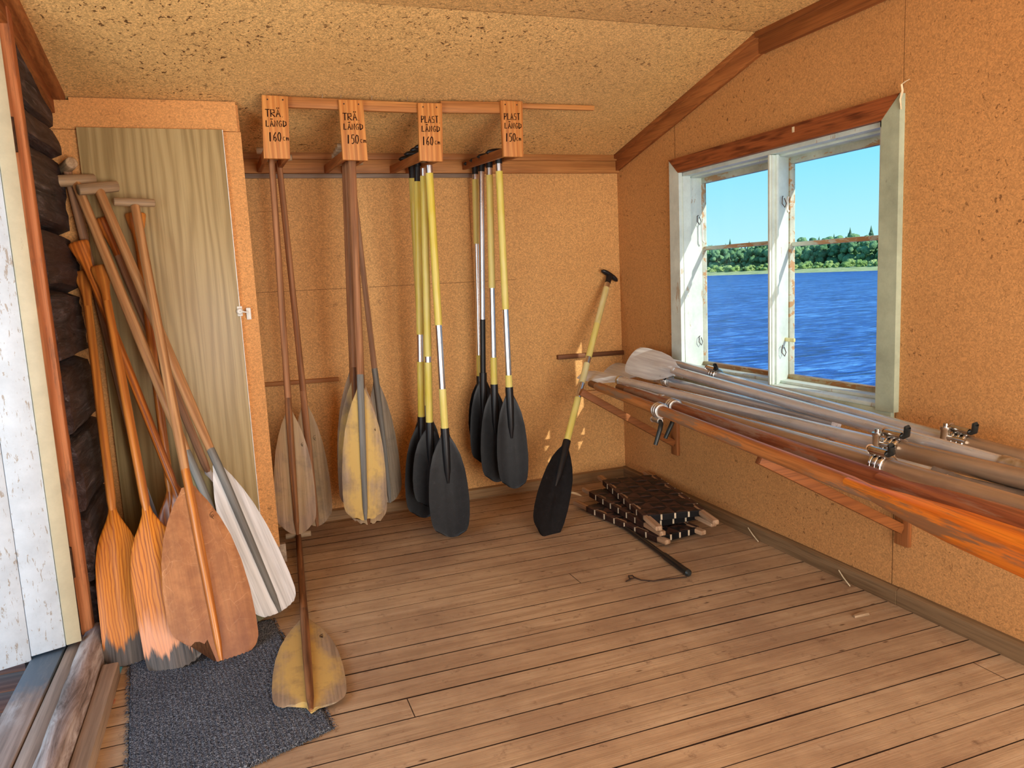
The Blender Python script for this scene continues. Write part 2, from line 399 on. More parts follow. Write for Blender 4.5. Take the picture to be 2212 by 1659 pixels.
# log wall
t = NT('tarred_logs', .6, .35); L1 = t.noise(t.scale((26, 3.0, 26)), 1, 7, .75, 1.2); L2 = t.noise(t.co, 5, 4); L3 = t.noise(t.scale((70, 4.5, 70)), 1, 3)
c = t.ramp(L1, [(.34, lin((14, 11, 12))), (.47, lin((54, 46, 46))), (.58, lin((84, 76, 77))), (.74, lin((136, 128, 130)))])
c = t.mix(t.ramp(L2, [(.42, .55), (.62, 0.0)]), c, lin((72, 46, 36)))
c = t.mix(t.ramp(L3, [(.66, 0.0), (.74, .5)]), c, lin((150, 146, 146)))
c = t.mix(t.ramp(L3, [(.26, .9), (.34, 0.0)]), c, lin((10, 8, 8)))
t.color(c); t.bump(t.math('ADD', L1, t.math('MULTIPLY', L3, .6)), 1.0, .014); M['logs'] = t.m
t = NT('weathered_threshold_log', .75, .2); L1 = t.noise(t.scale((20, 3, 20)), 1, 6, .72, 1.0); L2 = t.noise(t.co, 7, 4)
c = t.ramp(L1, [(.32, lin((74, 60, 52))), (.48, lin((152, 136, 128))), (.68, lin((206, 196, 190)))]); c = t.mix(t.ramp(L2, [(.5, 0.0), (.7, .55)]), c, lin((112, 80, 56)))
t.color(c); t.bump(L1, .7, .006); M['sill_log'] = t.m
M['sill_board'] = wood('sill_board_grey', (178, 158, 142), (130, 112, 98), 'Y', 8, .3, extra=lambda t, c, co, f: t.mix(t.math('MULTIPLY', t.ramp(t.math('ADD', t.xyz()[1], t.math('MULTIPLY', t.noise(t.co, 14, 5, .7), .22)), [(.0, 0.0), (1.0, 1.0)]), 0.0), c, lin((90, 110, 124))))
def bluegrey(t, c, co, f):
    y = t.math('ADD', t.xyz()[1], t.math('MULTIPLY', t.math('SUBTRACT', t.noise(t.scale((20, 9, 20)), 1, 5, .7), .5), .28))
    c = t.mix(t.ramp(t.math('ADD', y, 2.0), [(.50, 0.0), (.60, .95)]), c, lin((92, 112, 128)))
    pale = t.noise(t.scale((16, 3, 16)), 1, 5, .7)
    return t.mix(t.math('MULTIPLY', t.ramp(pale, [(.52, 0.0), (.66, .8)]), t.ramp(t.math('ADD', y, 2.0), [(.30, 0.0), (.48, 1.0), (.62, .2)])), c, lin((196, 192, 190)))
M['sill_blue'] = wood('sill_board_blue_paint', (172, 156, 146), (126, 110, 100), 'Y', 8, .3, extra=bluegrey)
M['deck_red_wall'] = wood('red_painted_boards', (150, 70, 52), (110, 50, 38), 'Z', 8, .3)
M['deck_red'] = wood('porch_boards', (186, 122, 92), (136, 84, 62), 'X', 8, .3)
M['inner_sill'] = wood('inner_sill_board', (184, 160, 134), (140, 116, 94), 'Y', 8, .3)
# laminate cupboard door: grey-brown oak print
t = NT('oak_laminate', .42, .4)
wv = t.n('ShaderNodeTexWave', wave_type='BANDS', bands_direction='X'); t.set(wv.inputs['Vector'], t.scale((1, 1, .10))); wv.inputs['Scale'].default_value = 9; wv.inputs['Distortion'].default_value = 13; wv.inputs['Detail'].default_value = 3; wv.inputs['Detail Scale'].default_value = .9
fb = t.noise(t.scale((130, 130, 2.5)), 1, 3, .6); nb = t.noise(t.scale((9, 9, .6)), 1, 4)
c = t.ramp(t.math('ADD', t.math('MULTIPLY', wv.outputs['Fac'], .36), t.math('MULTIPLY', nb, .64)), [(.2, lin((140, 118, 78))), (.5, lin((172, 148, 102))), (.85, lin((184, 162, 116)))])
c = t.mix(t.math('MULTIPLY', t.ramp(fb, [(.34, 1.0), (.50, 0.0)]), .3), c, lin((112, 90, 56))); t.color(c); M['laminate'] = t.m
# paddles
M['varnish'] = wood('varnished_pine_blade', (200, 118, 36), (164, 84, 24), 'Z', 36, .66, .42, .2, .3, worn_end(.0, .24, pale=.08), coat=.05, distort=18, stretch=.30, dscale=.35, lines=True)
M['varnish_pink'] = wood('varnished_pine_blade_pink_tip', (208, 122, 38), (160, 80, 22), 'Z', 32, .7, .42, .2, .3, worn_end(.0, .20, pale=.62), coat=.05, distort=20, stretch=.30, dscale=.32, lines=True)
M['varnish_red'] = wood('varnished_redwood', (206, 118, 46), (146, 74, 26), 'Z', 24, .5, .32, .4, .3, coat=.12)
M['varnish_shaft'] = wood('varnished_shaft', (212, 134, 58), (160, 88, 34), 'Z', 16, .45, .34, .4, .3, coat=.15)
M['brown_ply'] = wood('brown_plywood_blade', (188, 128, 80), (160, 102, 60), 'Z', 5, .2, .5, .35, .2, scratched)
M['ash_shaft'] = wood('bare_ash_shaft', (202, 152, 102), (160, 108, 64), 'Z', 14, .4, .5, .3, .35)
M['grey_shaft'] = wood('greyed_shaft', (176, 134, 102), (132, 92, 64), 'Z', 12, .35, .6, .25, .4)
M['dark_shaft'] = wood('dark_hanging_shaft', (182, 130, 90), (134, 86, 54), 'Z', 12, .35, .6, .25, .45)
M['rib_brown'] = wood('brown_rib', (160, 108, 66), (96, 58, 34), 'Z', 12, .35, .6, .25, .5)
M['ply_yellow'] = wood('yellow_plywood_blade', (176, 150, 120), (140, 116, 92), 'Z', 7, .25, .6, .25, .35, weathered(.95))
M['ply_grey'] = wood('grey_plywood_blade', (172, 146, 122), (136, 110, 88), 'Z', 7, .25, .6, .25, .4, weathered(.25))
M['ply_cold'] = wood('cold_grey_blade', (150, 140, 128), (118, 108, 96), 'Z', 7, .25, .6, .25, .4, weathered(.12, (110, 108, 104)))
M['ply_white'] = wood('bleached_blade', (232, 231, 230), (196, 194, 190), 'Z', 9, .3, .55, .3, .35)
M['rib_grey'] = wood('grey_rib', (140, 138, 132), (104, 100, 92), 'Z', 9, .3, .6, .25, .3)
M['ply_olive'] = wood('olive_blade', (136, 126, 92), (104, 96, 66), 'Z', 7, .25, .6, .25, .3)
M['brown_blade'] = wood('brown_hidden_blade', (160, 104, 62), (116, 70, 40), 'Z', 12, .4, .45, .35, .3)

# ------------------------------------------------------------------ setting: floor, walls, ceiling
HX = -2.62                       # log wall
CZ = lambda y: 1.785 - .2304 * y if y > -1.237 else 2.07
mb = MB(); mb.box((-2.49, -4.7, -.04), (.0, .0, 0)); struct('floor', mb, M['floor'])
mb = MB(); mb.box((-2.80, 0, -.1), (.2, .06, 1.86)); struct('wall_back', mb, M['chip_back'])
# right wall with the window hole  (y -1.845..-.644, z .69..1.616)
WY0, WY1, WZ0, WZ1 = -1.845, -.575, .665, 1.62; WT = .165
mb = MB()
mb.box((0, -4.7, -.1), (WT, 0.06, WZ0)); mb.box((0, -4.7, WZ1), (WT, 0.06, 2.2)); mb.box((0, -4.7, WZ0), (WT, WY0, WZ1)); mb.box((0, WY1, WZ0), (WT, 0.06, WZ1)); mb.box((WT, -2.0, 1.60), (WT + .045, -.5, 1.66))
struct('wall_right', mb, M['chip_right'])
mb = MB()
n_y = [(.03, CZ(.03)), (-1.237, 2.07), (-4.75, 2.07)]
for (ya, za), (yb, zb) in zip(n_y, n_y[1:]):
    mb.hexa([(-2.85, ya, za), (.2, ya, za), (.2, yb, zb), (-2.85, yb, zb), (-2.85, ya, za + .03), (.2, ya, za + .03), (.2, yb, zb + .03), (-2.85, yb, zb + .03)])
struct('ceiling', mb, M['chip_ceiling'])
# log wall, profile of squared logs run along y
prof = [(2.12, -2.60), (1.90, -2.597), (1.852, -2.597), (1.80, -2.600), (1.785, -2.626), (1.770, -2.596), (1.741, -2.590), (1.698, -2.590), (1.681, -2.630), (1.665, -2.604),
        (1.645, -2.598), (1.544, -2.585), (1.427, -2.589), (1.409, -2.634), (1.390, -2.590), (1.30, -2.578), (1.215, -2.580), (1.196, -2.620), (1.178, -2.582), (1.096, -2.577), (.985, -2.575),
        (.962, -2.632), (.94, -2.588), (.902, -2.574), (.776, -2.562), (.745, -2.572), (.728, -2.625), (.71, -2.575), (.66, -2.560), (.51, -2.553), (.48, -2.562), (.465, -2.620), (.445, -2.566),
        (.38, -2.552), (.27, -2.548), (.24, -2.560), (.228, -2.61), (.215, -2.56), (.16, -2.545), (.05, -2.54), (-.1, -2.545)]
fine = []
for (za, xa), (zb, xb) in zip(prof, prof[1:]):
    k = max(1, int(abs(za - zb) / .02))
    for i in range(k): fine.append((za + (zb - za) * i / k, xa + (xb - xa) * i / k))
fine.append(prof[-1])
mb = MB(); rings = []
NYL = 40
for i in range(NYL + 1):
    y = -1.075 + .530 * i / NYL
    r = []
    for z, x in fine:
        dx = .012 * (mnoise.noise(Vector((y * 2.2, z * 9, 3.0)))) + .006 * mnoise.noise(Vector((y * 5, z * 45, 1.0))) + .003 * mnoise.noise(Vector((y * 14, z * 110, 1.0)))
        r.append(Vector((x + dx - .004, y, z + .018 * mnoise.noise(Vector((y * 1.6, round(z * 4.5), 7.0))))))
    r.append(Vector((-2.67, y, -.1))); r.append(Vector((-2.67, y, 2.12)))
    rings.append(r)
mb.loft(rings); struct('wall_left', mb, M['logs'], angle=50)
mb = MB(); mb.box((-2.80, -1.06, -.1), (-2.672, .06, 2.1)); struct('wall_left_outer', mb, M['logs'])
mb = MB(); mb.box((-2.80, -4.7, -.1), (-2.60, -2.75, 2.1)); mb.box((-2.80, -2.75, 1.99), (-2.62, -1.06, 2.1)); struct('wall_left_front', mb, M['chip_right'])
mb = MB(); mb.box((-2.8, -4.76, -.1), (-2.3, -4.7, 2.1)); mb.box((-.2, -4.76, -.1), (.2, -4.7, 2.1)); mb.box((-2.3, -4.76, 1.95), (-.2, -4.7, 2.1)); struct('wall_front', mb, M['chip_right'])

mb = MB(); mb.box((-3.2, -8.4, -1), (1.7, -8.0, 4.7)); struct('sun_block_wall', mb, M['deck_red_wall'])  # unseen wall, added to keep sun from coming in at the front opening
# baseboards, mouldings, battens
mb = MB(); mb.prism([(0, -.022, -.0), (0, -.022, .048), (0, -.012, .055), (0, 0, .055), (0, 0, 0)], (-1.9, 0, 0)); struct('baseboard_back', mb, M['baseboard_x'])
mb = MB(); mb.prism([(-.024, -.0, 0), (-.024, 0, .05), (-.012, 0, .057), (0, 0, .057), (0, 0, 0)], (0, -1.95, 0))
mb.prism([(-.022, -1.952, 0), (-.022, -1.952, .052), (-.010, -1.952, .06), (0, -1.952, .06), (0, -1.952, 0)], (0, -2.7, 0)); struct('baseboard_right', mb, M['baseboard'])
mb = MB(); mb.box((-1.955, -.03, 1.703), (-.0, 0, 1.775), 0, .002); mb.box((-1.955, -.045, 1.765), (-.02, 0, 1.80), 0, .002); struct('trim_1', mb, M['pine_x'])
mb = MB(); mb.box((-1.955, -.014, 1.682), (-.815, 0, 1.702), 0, .001); struct('trim_2', mb, M['grey_strip'])
# right moulding follows the ceiling: sloped piece and level piece
mb = MB()
def slopebar(x0, x1, ya, yb, off0, off1, m=0):
    q = lambda y, o: CZ(y) - o
    mb.hexa([(x0, ya, q(ya, off1)), (x1, ya, q(ya, off1)), (x1, yb, q(yb, off1)), (x0, yb, q(yb, off1)), (x0, ya, q(ya, off0)), (x1, ya, q(ya, off0)), (x1, yb, q(yb, off0)), (x0, yb, q(yb, off0))], m, .002)
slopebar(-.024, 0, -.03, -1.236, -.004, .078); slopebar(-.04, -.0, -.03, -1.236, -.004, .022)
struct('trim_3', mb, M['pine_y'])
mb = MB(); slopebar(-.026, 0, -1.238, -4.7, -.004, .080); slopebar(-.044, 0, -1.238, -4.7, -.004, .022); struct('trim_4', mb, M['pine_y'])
# left: double moulding over the log wall
mb = MB(); slopebar(-2.62, -2.553, -.545, -1.236, -.004, .018); slopebar(-2.62, -2.553, -1.238, -2.7, -.004, .018); struct('trim_5', mb, M['pine_y'])
mb = MB(); slopebar(-2.66, -2.592, -.547, -1.236, .016, .066); slopebar(-2.66, -2.592, -1.238, -2.7, .016, .066); struct('trim_6', mb, M['pine_y'])
mb = MB(); mb.beam((-1.94, -.011, .716), (-1.588, -.011, .711), .022, .020); struct('trim_7', mb, M['pine_x'])
M['handle_wood'] = wood('dark_batten', (140, 92, 58), (92, 58, 36), 'X', 10, .35, .6, .25, .4)
mb = MB(); mb.beam((-.405, -.012, .722), (-.0, -.012, .717), .024, .024); struct('trim_8', mb, M['handle_wood'])

# doorway on the left: stop strip, open plank door, threshold
mb = MB(); mb.beam((-2.600, -1.085, .075), (-2.606, -1.105, 2.06), .036, .046, (0, 1, 0), 0, .003); struct('trim_9', mb, M['strip_orange'])
dr = sroot('door_1', (-2.63, -1.20, .09))
ddir = Vector((-.94, -.34, 0)).normalized(); dn_ = Vector((.34, -.94, 0)).normalized()
def leafboard(a, b, z0, z1, th, name, mat_, par, push=0.0):
    q = Vector((-2.604, -1.187, 0)); m_b = MB(); p0 = q + ddir * a + dn_ * push; p1 = q + ddir * b + dn_ * push; k = dn_ * -th
    zz = [z0, z1] if not hasattr(z0, '__len__') else None
    m_b.hexa([p0 + Vector((0, 0, z0)), p1 + Vector((0, 0, z0)), p1 + k + Vector((0, 0, z0)), p0 + k + Vector((0, 0, z0)),
              p0 + Vector((0, 0, z1)), p1 + Vector((0, 0, z1)), p1 + k + Vector((0, 0, z1)), p0 + k + Vector((0, 0, z1))], 0, .002)
    return obj(name, m_b, mat_, par)
leafboard(0, .043, .092, 2.06, .05, 'door_stile', M['cream_paint'], dr, .006)
for a, b, z0 in ((.044, .138, .088), (.139, .222, .074), (.223, .31, .066)): leafboard(a, b, z0, 2.06, .035, 'door_plank', M['door_paint'], dr)
for hz in (.34, 1.66):
    mb = MB(); mb.tube([(-2.612, -1.150, hz - .05), (-2.612, -1.150, hz + .05)], .008, 10); mb.box((-2.622, -1.150, hz - .05), (-2.616, -1.115, hz + .045), 0, .001)
    obj('hinge', mb, M['rust'], dr)
mb = MB(); mb.box((-2.535, -2.75, -.02), (-2.488, -1.295, .047), 0, .006); struct('trim_10', mb, M['inner_sill'])
mb = MB(); rings = []
for i in range(60):                                                      # hewn bottom log, grey and furrowed
    y = -2.75 + 1.72 * i / 59; r = []
    for x, z in ((-2.536, -.05), (-2.538, .045), (-2.548, .082), (-2.562, .092), (-2.578, .094), (-2.592, .088), (-2.606, .078), (-2.614, .05), (-2.614, -.05)):
        q = mnoise.noise(Vector((x * 18, y * 3, 1))); q2 = mnoise.noise(Vector((x * 50, y * 9, 5)))
        r.append(Vector((x + .012 * mnoise.noise(Vector((y * 2.2, 4, z * 3))), y, z + (.012 * q + .006 * q2 if z > .04 else 0))))
    rings.append(r)
mb.loft(rings); struct('trim_11', mb, M['sill_log'], angle=60)
mb = MB(); mb.box((-2.650, -2.75, -.06), (-2.600, -1.09, .075), 0, .006); struct('trim_12', mb, M['sill_board'])
mb = MB(); mb.box((-2.740, -2.75, -.06), (-2.654, -1.10, .078), 0, .005); struct('trim_13', mb, M['sill_blue'])
mb = MB()
for k in range(30): mb.box((-6.6, -3.3 + k * .145, -.16), (-2.77, -3.3 + k * .145 + .138, -.12), 0, .004)
struct('porch_floor', mb, M['deck_red'])

# ------------------------------------------------------------------ window
win = sroot('window_1', (.0, -1.24, 1.15))
CX = -.020
def ypoly(pts, x0, x1, name, mat_, par=win):
    m_b = MB(); m_b.prism([(x0, y, z) for y, z in pts], (x1 - x0, 0, 0)); return obj(name, m_b, mat_, par)
ypoly([(-.562, 1.687), (-1.918, 1.687), (-1.848, 1.618), (-.644, 1.618)], CX - .004, 0, 'window_head', M['casing_brown'])
ypoly([(-.562, 1.687), (-.644, 1.618), (-.644, .640), (-.554, .640)], CX, 0, 'casing', M['white_paint'])
ypoly([(-1.848, 1.618), (-1.920, 1.687), (-1.922, .664), (-1.844, .662)], CX - .002, 0, 'casing', M['green_paint'])
mb = MB(); mb.box((-.016, -1.905, .625), (0, -.554, .668), 0, .002); obj('apron', mb, M['green_paint'], win)
mb = MB(); mb.box((-.006, -1.846, .668), (.165, -.606, .682), 0, .002); mb.box((.055, -1.846, .682), (.165, -.606, .694), 0, .002); obj('window_sill', mb, M['white_paint'], win)
mb = MB()                                                                 # jamb lining, two steps
mb.box((0, -.648, .68), (.042, -.618, WZ1)); mb.box((.042, -.634, .68), (.138, -.606, WZ1))
mb.box((0, -1.85, .68), (.138, -1.822, WZ1)); mb.box((0, -1.85, 1.602), (.05, -.62, 1.622)); mb.box((.05, -1.85, 1.594), (.165, -.606, 1.622))
obj('jamb', mb, M['white_paint'], win)
mb = MB(); q_ = lambda x, a, b: [(x, a), (x, b)]
mb.hexa([(0, -1.286, .682), (.1115, -1.250, .682), (.1115, -1.234, .682), (0, -1.262, .682), (0, -1.286, 1.600), (.1115, -1.250, 1.600), (.1115, -1.234, 1.600), (0, -1.262, 1.600)], 0, .003)
mb.box((-.008, -1.280, .682), (.004, -1.268, 1.600), 0, .002); mb.box((.018, -1.290, .682), (.030, -1.262, 1.600), 0, .002)
obj('mullion', mb, M['white_paint'], win)
GX = .13
def sash(y0, y1, gy0, gy1, gz0, gz1, zm, zb, zt):
    """y0<y1 outer, gy0..gy1 glass"""
    m_b = MB(); a, b = .112, .137
    m_b.box((a, y0, zb), (b, gy0, zt), 0, .002); m_b.box((a, gy1, zb), (b, y1, zt), 0, .002); m_b.box((a, gy0, gz1), (b, gy1, zt), 0, .002)
    s_ = obj('sash', m_b, M['sash_paint'], win)
    m_b = MB(); m_b.box((a - .004, y0 + .002, zb), (b, y1 - .002, gz0), 0, .003); obj('bottom_rail', m_b, M['sash_brown'], s_)
    m_b = MB(); m_b.box((a + .006, gy0, zm - .009), (b, gy1, zm + .009), 0, .004); obj('muntin', m_b, M['sash_paint'], s_)
    m_b = MB(); m_b.box((GX, gy0, gz0), (GX + .003, gy1, gz1)); obj('pane', m_b, M['glass'], s_)
    return s_
s1 = sash(-1.2345, -.612, -1.20, -.636, .712, 1.568, 1.262, .660, 1.597)
s2 = sash(-1.826, -1.2365, -1.790, -1.257, .712, 1.568, 1.248, .655, 1.597)
for (y, z, l) in ((-.640, 1.40, .10), (-1.236, 1.44, .05), (-1.252, .86, 0)):
    mb = MB()
    if l: mb.tube([(.104, y - .02, z), (.098, y - .02, z - .02), (.098, y - .02, z - l), (.106, y - .02, z - l - .01)], .004, 8)
    else: mb.box((.085, y - .06, z - .008), (.095, y + .01, z + .008), 0, .003)
    obj('hook', mb, M['pale_yellow'] if not l else M['white_plastic'], win)
for (x, y, z) in ((.09, -.638, 1.42), (.09, -.638, .84), (.06, -1.276, 1.44), (.06, -1.276, .84)):
    mb = MB(); mb.tube([(x, y, z), (x - .01, y - .008, z - .006), (x - .012, y - .01, z - .03), (x, y - .012, z - .045), (x + .01, y - .008, z - .03), (x + .004, y - .004, z - .008)], .0018, 6); obj('ring', mb, M['rust'], win)
cl = tag(obj('string', MB().tube([at(1947, 236, 'X', -.026), at(1945, 215, 'X', -.03), at(1950, 196, 'X', -.03), at(1948, 182, 'X', -.03), at(1956, 176, 'X', -.034), at(1965, 171, 'X', -.03)], [.003, .004, .005, .004, .003, .002], 8, flat=.4), M['straw']),
         'frayed pale string stuck at the top right corner of the window casing', 'string')
tg = tag(obj('paper_scrap', MB().box(at(1713, 280, 'X', -.025) - Vector((0, .006, .010)), at(1713, 280, 'X', -.025) + Vector((.0012, .006, .010))), M['straw']),
         'tiny pale paper scrap stuck on the brown board above the window', 'paper')

# ------------------------------------------------------------------ outdoors: lake, shore, forest
LZ = -.82
t = NT('lake_water', .3, .18)
lk = t.n('ShaderNodeMapping'); lk.inputs['Rotation'].default_value = (0, 0, .87); lk.inputs['Scale'].default_value = (.55, 1.9, 1); t.t.links.new(t.co, lk.inputs[0]); W1 = t.noise(lk.outputs[0], 2.6, 5, .7, .5); W2 = t.noise(lk.outputs[0], .5, 4, .6); W3 = t.noise(t.co, .05, 3)
c = t.ramp(t.math('ADD', t.math('MULTIPLY', W1, .7), t.math('MULTIPLY', W2, .3)), [(.40, lin((4, 34, 104))), (.5, lin((16, 74, 168))), (.60, lin((96, 156, 226)))])
c = t.mix(t.ramp(W3, [(.45, 0.0), (.65, .25)]), c, lin((24, 70, 150)))
t.color(c); t.bump(t.math('ADD', W1, W2), .8, .25); M['lake'] = t.m
t = NT('shore_grass', .9, .1); t.color(t.ramp(t.noise(t.co, .5, 5, .7), [(.3, lin((140, 160, 104))), (.7, lin((196, 200, 150)))])); M['shore'] = t.m
def foliage(name, a, b):
    t = NT(name, .8, .15); r = t.rnd()
    n = t.math('ADD', t.noise(t.co, 2.4, 5, .7), t.math('MULTIPLY', t.math('SUBTRACT', r, .5), .35))
    t.color(t.ramp(n, [(.3, lin(a)), (.7, lin(b))])); t.bump(t.noise(t.co, 5, 4), .8, .3); return t.m
M['spruce'] = foliage('spruce_needles', (52, 92, 76), (104, 140, 112)); M['birch'] = foliage('birch_leaves', (76, 120, 82), (130, 166, 116)); M['bush'] = foliage('willow_leaves', (116, 150, 84), (166, 186, 120))
M['bark'] = plain('bark', (92, 80, 70), .9, .1)
shA = Vector((.569, .822, 0)).normalized() * (2.0 / .0125); shB = Vector((.714, .700, 0)).normalized() * (2.0 / .0152)
shA += Vector((CAM_C.x, CAM_C.y, 0)); shB += Vector((CAM_C.x, CAM_C.y, 0)); sd = (shB - shA).normalized(); sn = Vector((-sd.y, sd.x, 0))
if sn.dot(shA) < 0: sn = -sn
mb = MB(); p = shA - sd * 160; q = shB + sd * 160
mb.add([(1.2, -14, LZ), (1.2, 60, LZ), (p + sn * 2) + Vector((0, 0, LZ)), (q + sn * 2) + Vector((0, 0, LZ))], [[0, 3, 2, 1]])
mb.v[0] = Vector((1.0, -60, LZ)); tag(obj('lake', mb, M['lake'], recalc=False), 'blue rippled lake water seen through the window', 'lake')
mb = MB(); NB = 60; rows = [(-.6, LZ - .1), (.4, LZ + .16), (3.5, LZ + .62), (30, LZ + 1.6), (60, LZ + 2.2)]
rr = []
for k, z in rows: rr.append([p + (q - p) * (i / NB) + sn * (k + 1.2 * mnoise.noise(Vector((i * .7, 0, 2)))) + Vector((0, 0, z)) for i in range(NB + 1)])
mb.loft(rr, cap=False, closed=False); struct('far_shore', mb, M['shore'])
mb = MB(); mb.box((.9, -60, LZ - .4), (1.05, 60, LZ + .05)); mb.box((.2, -30, LZ - .3), (1.0, 30, LZ + .12)); mb.box((-30, -30, LZ - .3), (.2, 30, LZ + .12)); struct('near_bank', mb, M['shore'])
def spruce_mb(seed):
    rd = random.Random(seed); m_b = MB(); H = 5.2; m_b.tube([(0, 0, -.3), (0, 0, H * .9)], [.10, .02], 6, 1); n = 11
    for k in range(n):
        z0 = .5 + (H - .6) * k / n; R = (1.25 * (1 - k / n) + .12) * rd.uniform(.8, 1.15); h = H / n * 2.0; seg = 12
        base = [Vector((math.cos(2 * PI * i / seg) * R * (1.0 if i % 2 else .62) * rd.uniform(.8, 1.2), math.sin(2 * PI * i / seg) * R * (1.0 if i % 2 else .62) * rd.uniform(.8, 1.2), z0 - (.15 if i % 2 else 0))) for i in range(seg)]
        m_b.add(base + [Vector((0, 0, z0 + h))], [[i, (i + 1) % seg, seg] for i in range(seg)] + [list(range(seg))[::-1]], 0)
    return m_b
def leafy_mb(seed, H, R, squat=1.0):
    rd = random.Random(seed); m_b = MB(); m_b.tube([(0, 0, -.3), (0, 0, H * .7)], [.09, .04], 6, 1)
    for k in range(26):
        a = rd.uniform(0, 2 * PI); zz = rd.uniform(.12, 1.0) * H; rr_ = R * math.sin(min(1, (zz / H)) * PI * .85 + .25) * rd.uniform(.2, .9); c0 = Vector((math.cos(a) * rr_, math.sin(a) * rr_, zz)); s_ = rd.uniform(.22, .45) * R
        bm = bmesh.new(); bmesh.ops.create_icosphere(bm, subdivisions=2, radius=s_)
        for v in bm.verts: v.co = v.co * (1 + .45 * mnoise.noise(v.co * (3.0 / s_ * .5) + Vector((k, seed, 0)))) ; v.co.z *= squat; v.co += c0
        bm.verts.index_update(); m_b.add([v.co.copy() for v in bm.verts], [[v.index for v in f.verts] for f in bm.faces], 0); bm.free()
    return m_b
protos = {'spruce': [], 'birch': [], 'bush': []}
LBL = {'spruce': ('spruce_tree', 'pointed dark green spruce in the forest across the lake', 'tree', 'spruces across the lake'),
       'birch': ('birch_tree', 'rounded mid green leafy tree in the forest across the lake', 'tree', 'leafy trees across the lake'),
       'bush': ('shore_bush', 'light green bush at the far water edge across the lake', 'bush', 'bushes on the far shore')}
for k in range(3):
    protos['spruce'].append((spruce_mb(k), [M['spruce'], M['bark']])); protos['birch'].append((leafy_mb(20 + k, 3.6, 1.3), [M['birch'], M['bark']])); protos['bush'].append((leafy_mb(40 + k, 1.1, .95, .8), [M['bush'], M['bark']]))
first = {}
rd = random.Random(3)
span = (shB - shA).length
def plant(kind, u, depth, sc):
    k = rd.randrange(3); nm, lb, ct, gp = LBL[kind]
    if (kind, k) not in first:
        first[(kind, k)] = tag(obj(nm, *protos[kind][k], angle=180), lb, ct, gp); o = first[(kind, k)]
    else:
        o = first[(kind, k)].copy(); COL.objects.link(o)
    z = LZ + .3 + min(depth, 30) * .052
    o.location = shA + sd * u + sn * depth + Vector((0, 0, z)); o.rotation_euler = (0, 0, rd.uniform(0, 6.28)); o.scale = (sc * rd.uniform(.85, 1.2), sc * rd.uniform(.85, 1.2), sc)
for i in range(105):
    plant('bush', -58 + (span + 82) * (i + rd.uniform(-.4, .4)) / 105, 4.2 + 2.0 * (i % 2), rd.uniform(.6, 1.1))
for i in range(118):
    plant('birch', -60 + (span + 86) * (i + rd.uniform(-.4, .4)) / 118, 9 + 3.2 * (i % 3), rd.uniform(.9, 1.4))
for i in range(122):
    plant('spruce', -60 + (span + 86) * (i + rd.uniform(-1.3, 1.3)) / 122, 18.5 + 3.2 * (i % 4), rd.choice([.7, .74, .78, .82, .86, .9, .95, 1.0, 1.18]))

# ------------------------------------------------------------------ cupboard against the back wall
CY = -.54
cup = thing('cupboard', 'tall built-in cupboard with oak-look door in an orange particle board front', 'cupboard', (-2.28, -.30, .0))
mb = MB()
mb.box((-2.545, CY, 1.792), (-1.966, CY + .018, 1.905)); mb.box((-2.66, CY, 1.792), (-2.5451, CY + .018, 1.895)); obj('header_panel', mb, M['chip_cupboard'], cup)
mb = MB(); mb.box((-2.03, CY + .0002, .082), (-1.955, CY + .018, 1.790)); obj('stile_panel', mb, M['chip_cupboard'], cup)
mb = MB(); mb.box((-2.66, CY + .0002, .082), (-2.50, CY + .018, 1.790)); obj('stile_panel', mb, M['chip_cupboard'], cup)
mb = MB(); mb.box((-1.973, CY + .019, .0), (-1.957, -.002, CZ(-.5) - .02)); q = CZ(-.01) - .02
mb.v = []; mb.f = []; mb.mi = []
mb.prism([(-1.973, CY + .019, .085), (-1.973, CY + .019, CZ(CY) - .012), (-1.973, -.048, CZ(-.048) - .012), (-1.973, -.048, .085)], (.016, 0, 0)); obj('side_panel', mb, M['chip_cupboard'], cup)
mb = MB(); mb.box((-2.54, CY + .03, .0), (-1.93, CY + .052, .08)); obj('plinth', mb, M['inner_sill'], cup)
dz0 = .12
mb = MB(); mb.box((-2.530, CY - .020, dz0), (-2.024, CY - .002, 1.796), 0, .003); dr_c = obj('door', mb, M['laminate'], cup)
mb = MB(); mb.box((-2.0242, CY - .0205, dz0), (-2.0215, CY - .002, 1.794)); obj('edge_band', mb, M['white_plastic'], dr_c)
lp = at(525, 672, 'Y', CY - .025)
mb = MB(); mb.tube([(lp.x - .012, CY - .020, lp.z), (lp.x - .012, CY - .030, lp.z), (lp.x - .012, CY - .036, lp.z)], [.009, .013, .009], 16); mb.box((lp.x - .022, CY - .024, lp.z - .02), (lp.x - .002, CY - .0195, lp.z + .02), 0, .002)
mb.beam((lp.x - .012, CY - .038, lp.z), (lp.x + .018, CY - .030, lp.z - .006), .008, .006); obj('latch', mb, M['white_plastic'], dr_c)
mb = MB(); mb.box((lp.x + .012, CY - .016, lp.z - .036), (lp.x + .030, CY, lp.z + .012), 0, .002); obj('latch_keeper', mb, M['white_plastic'], cup)

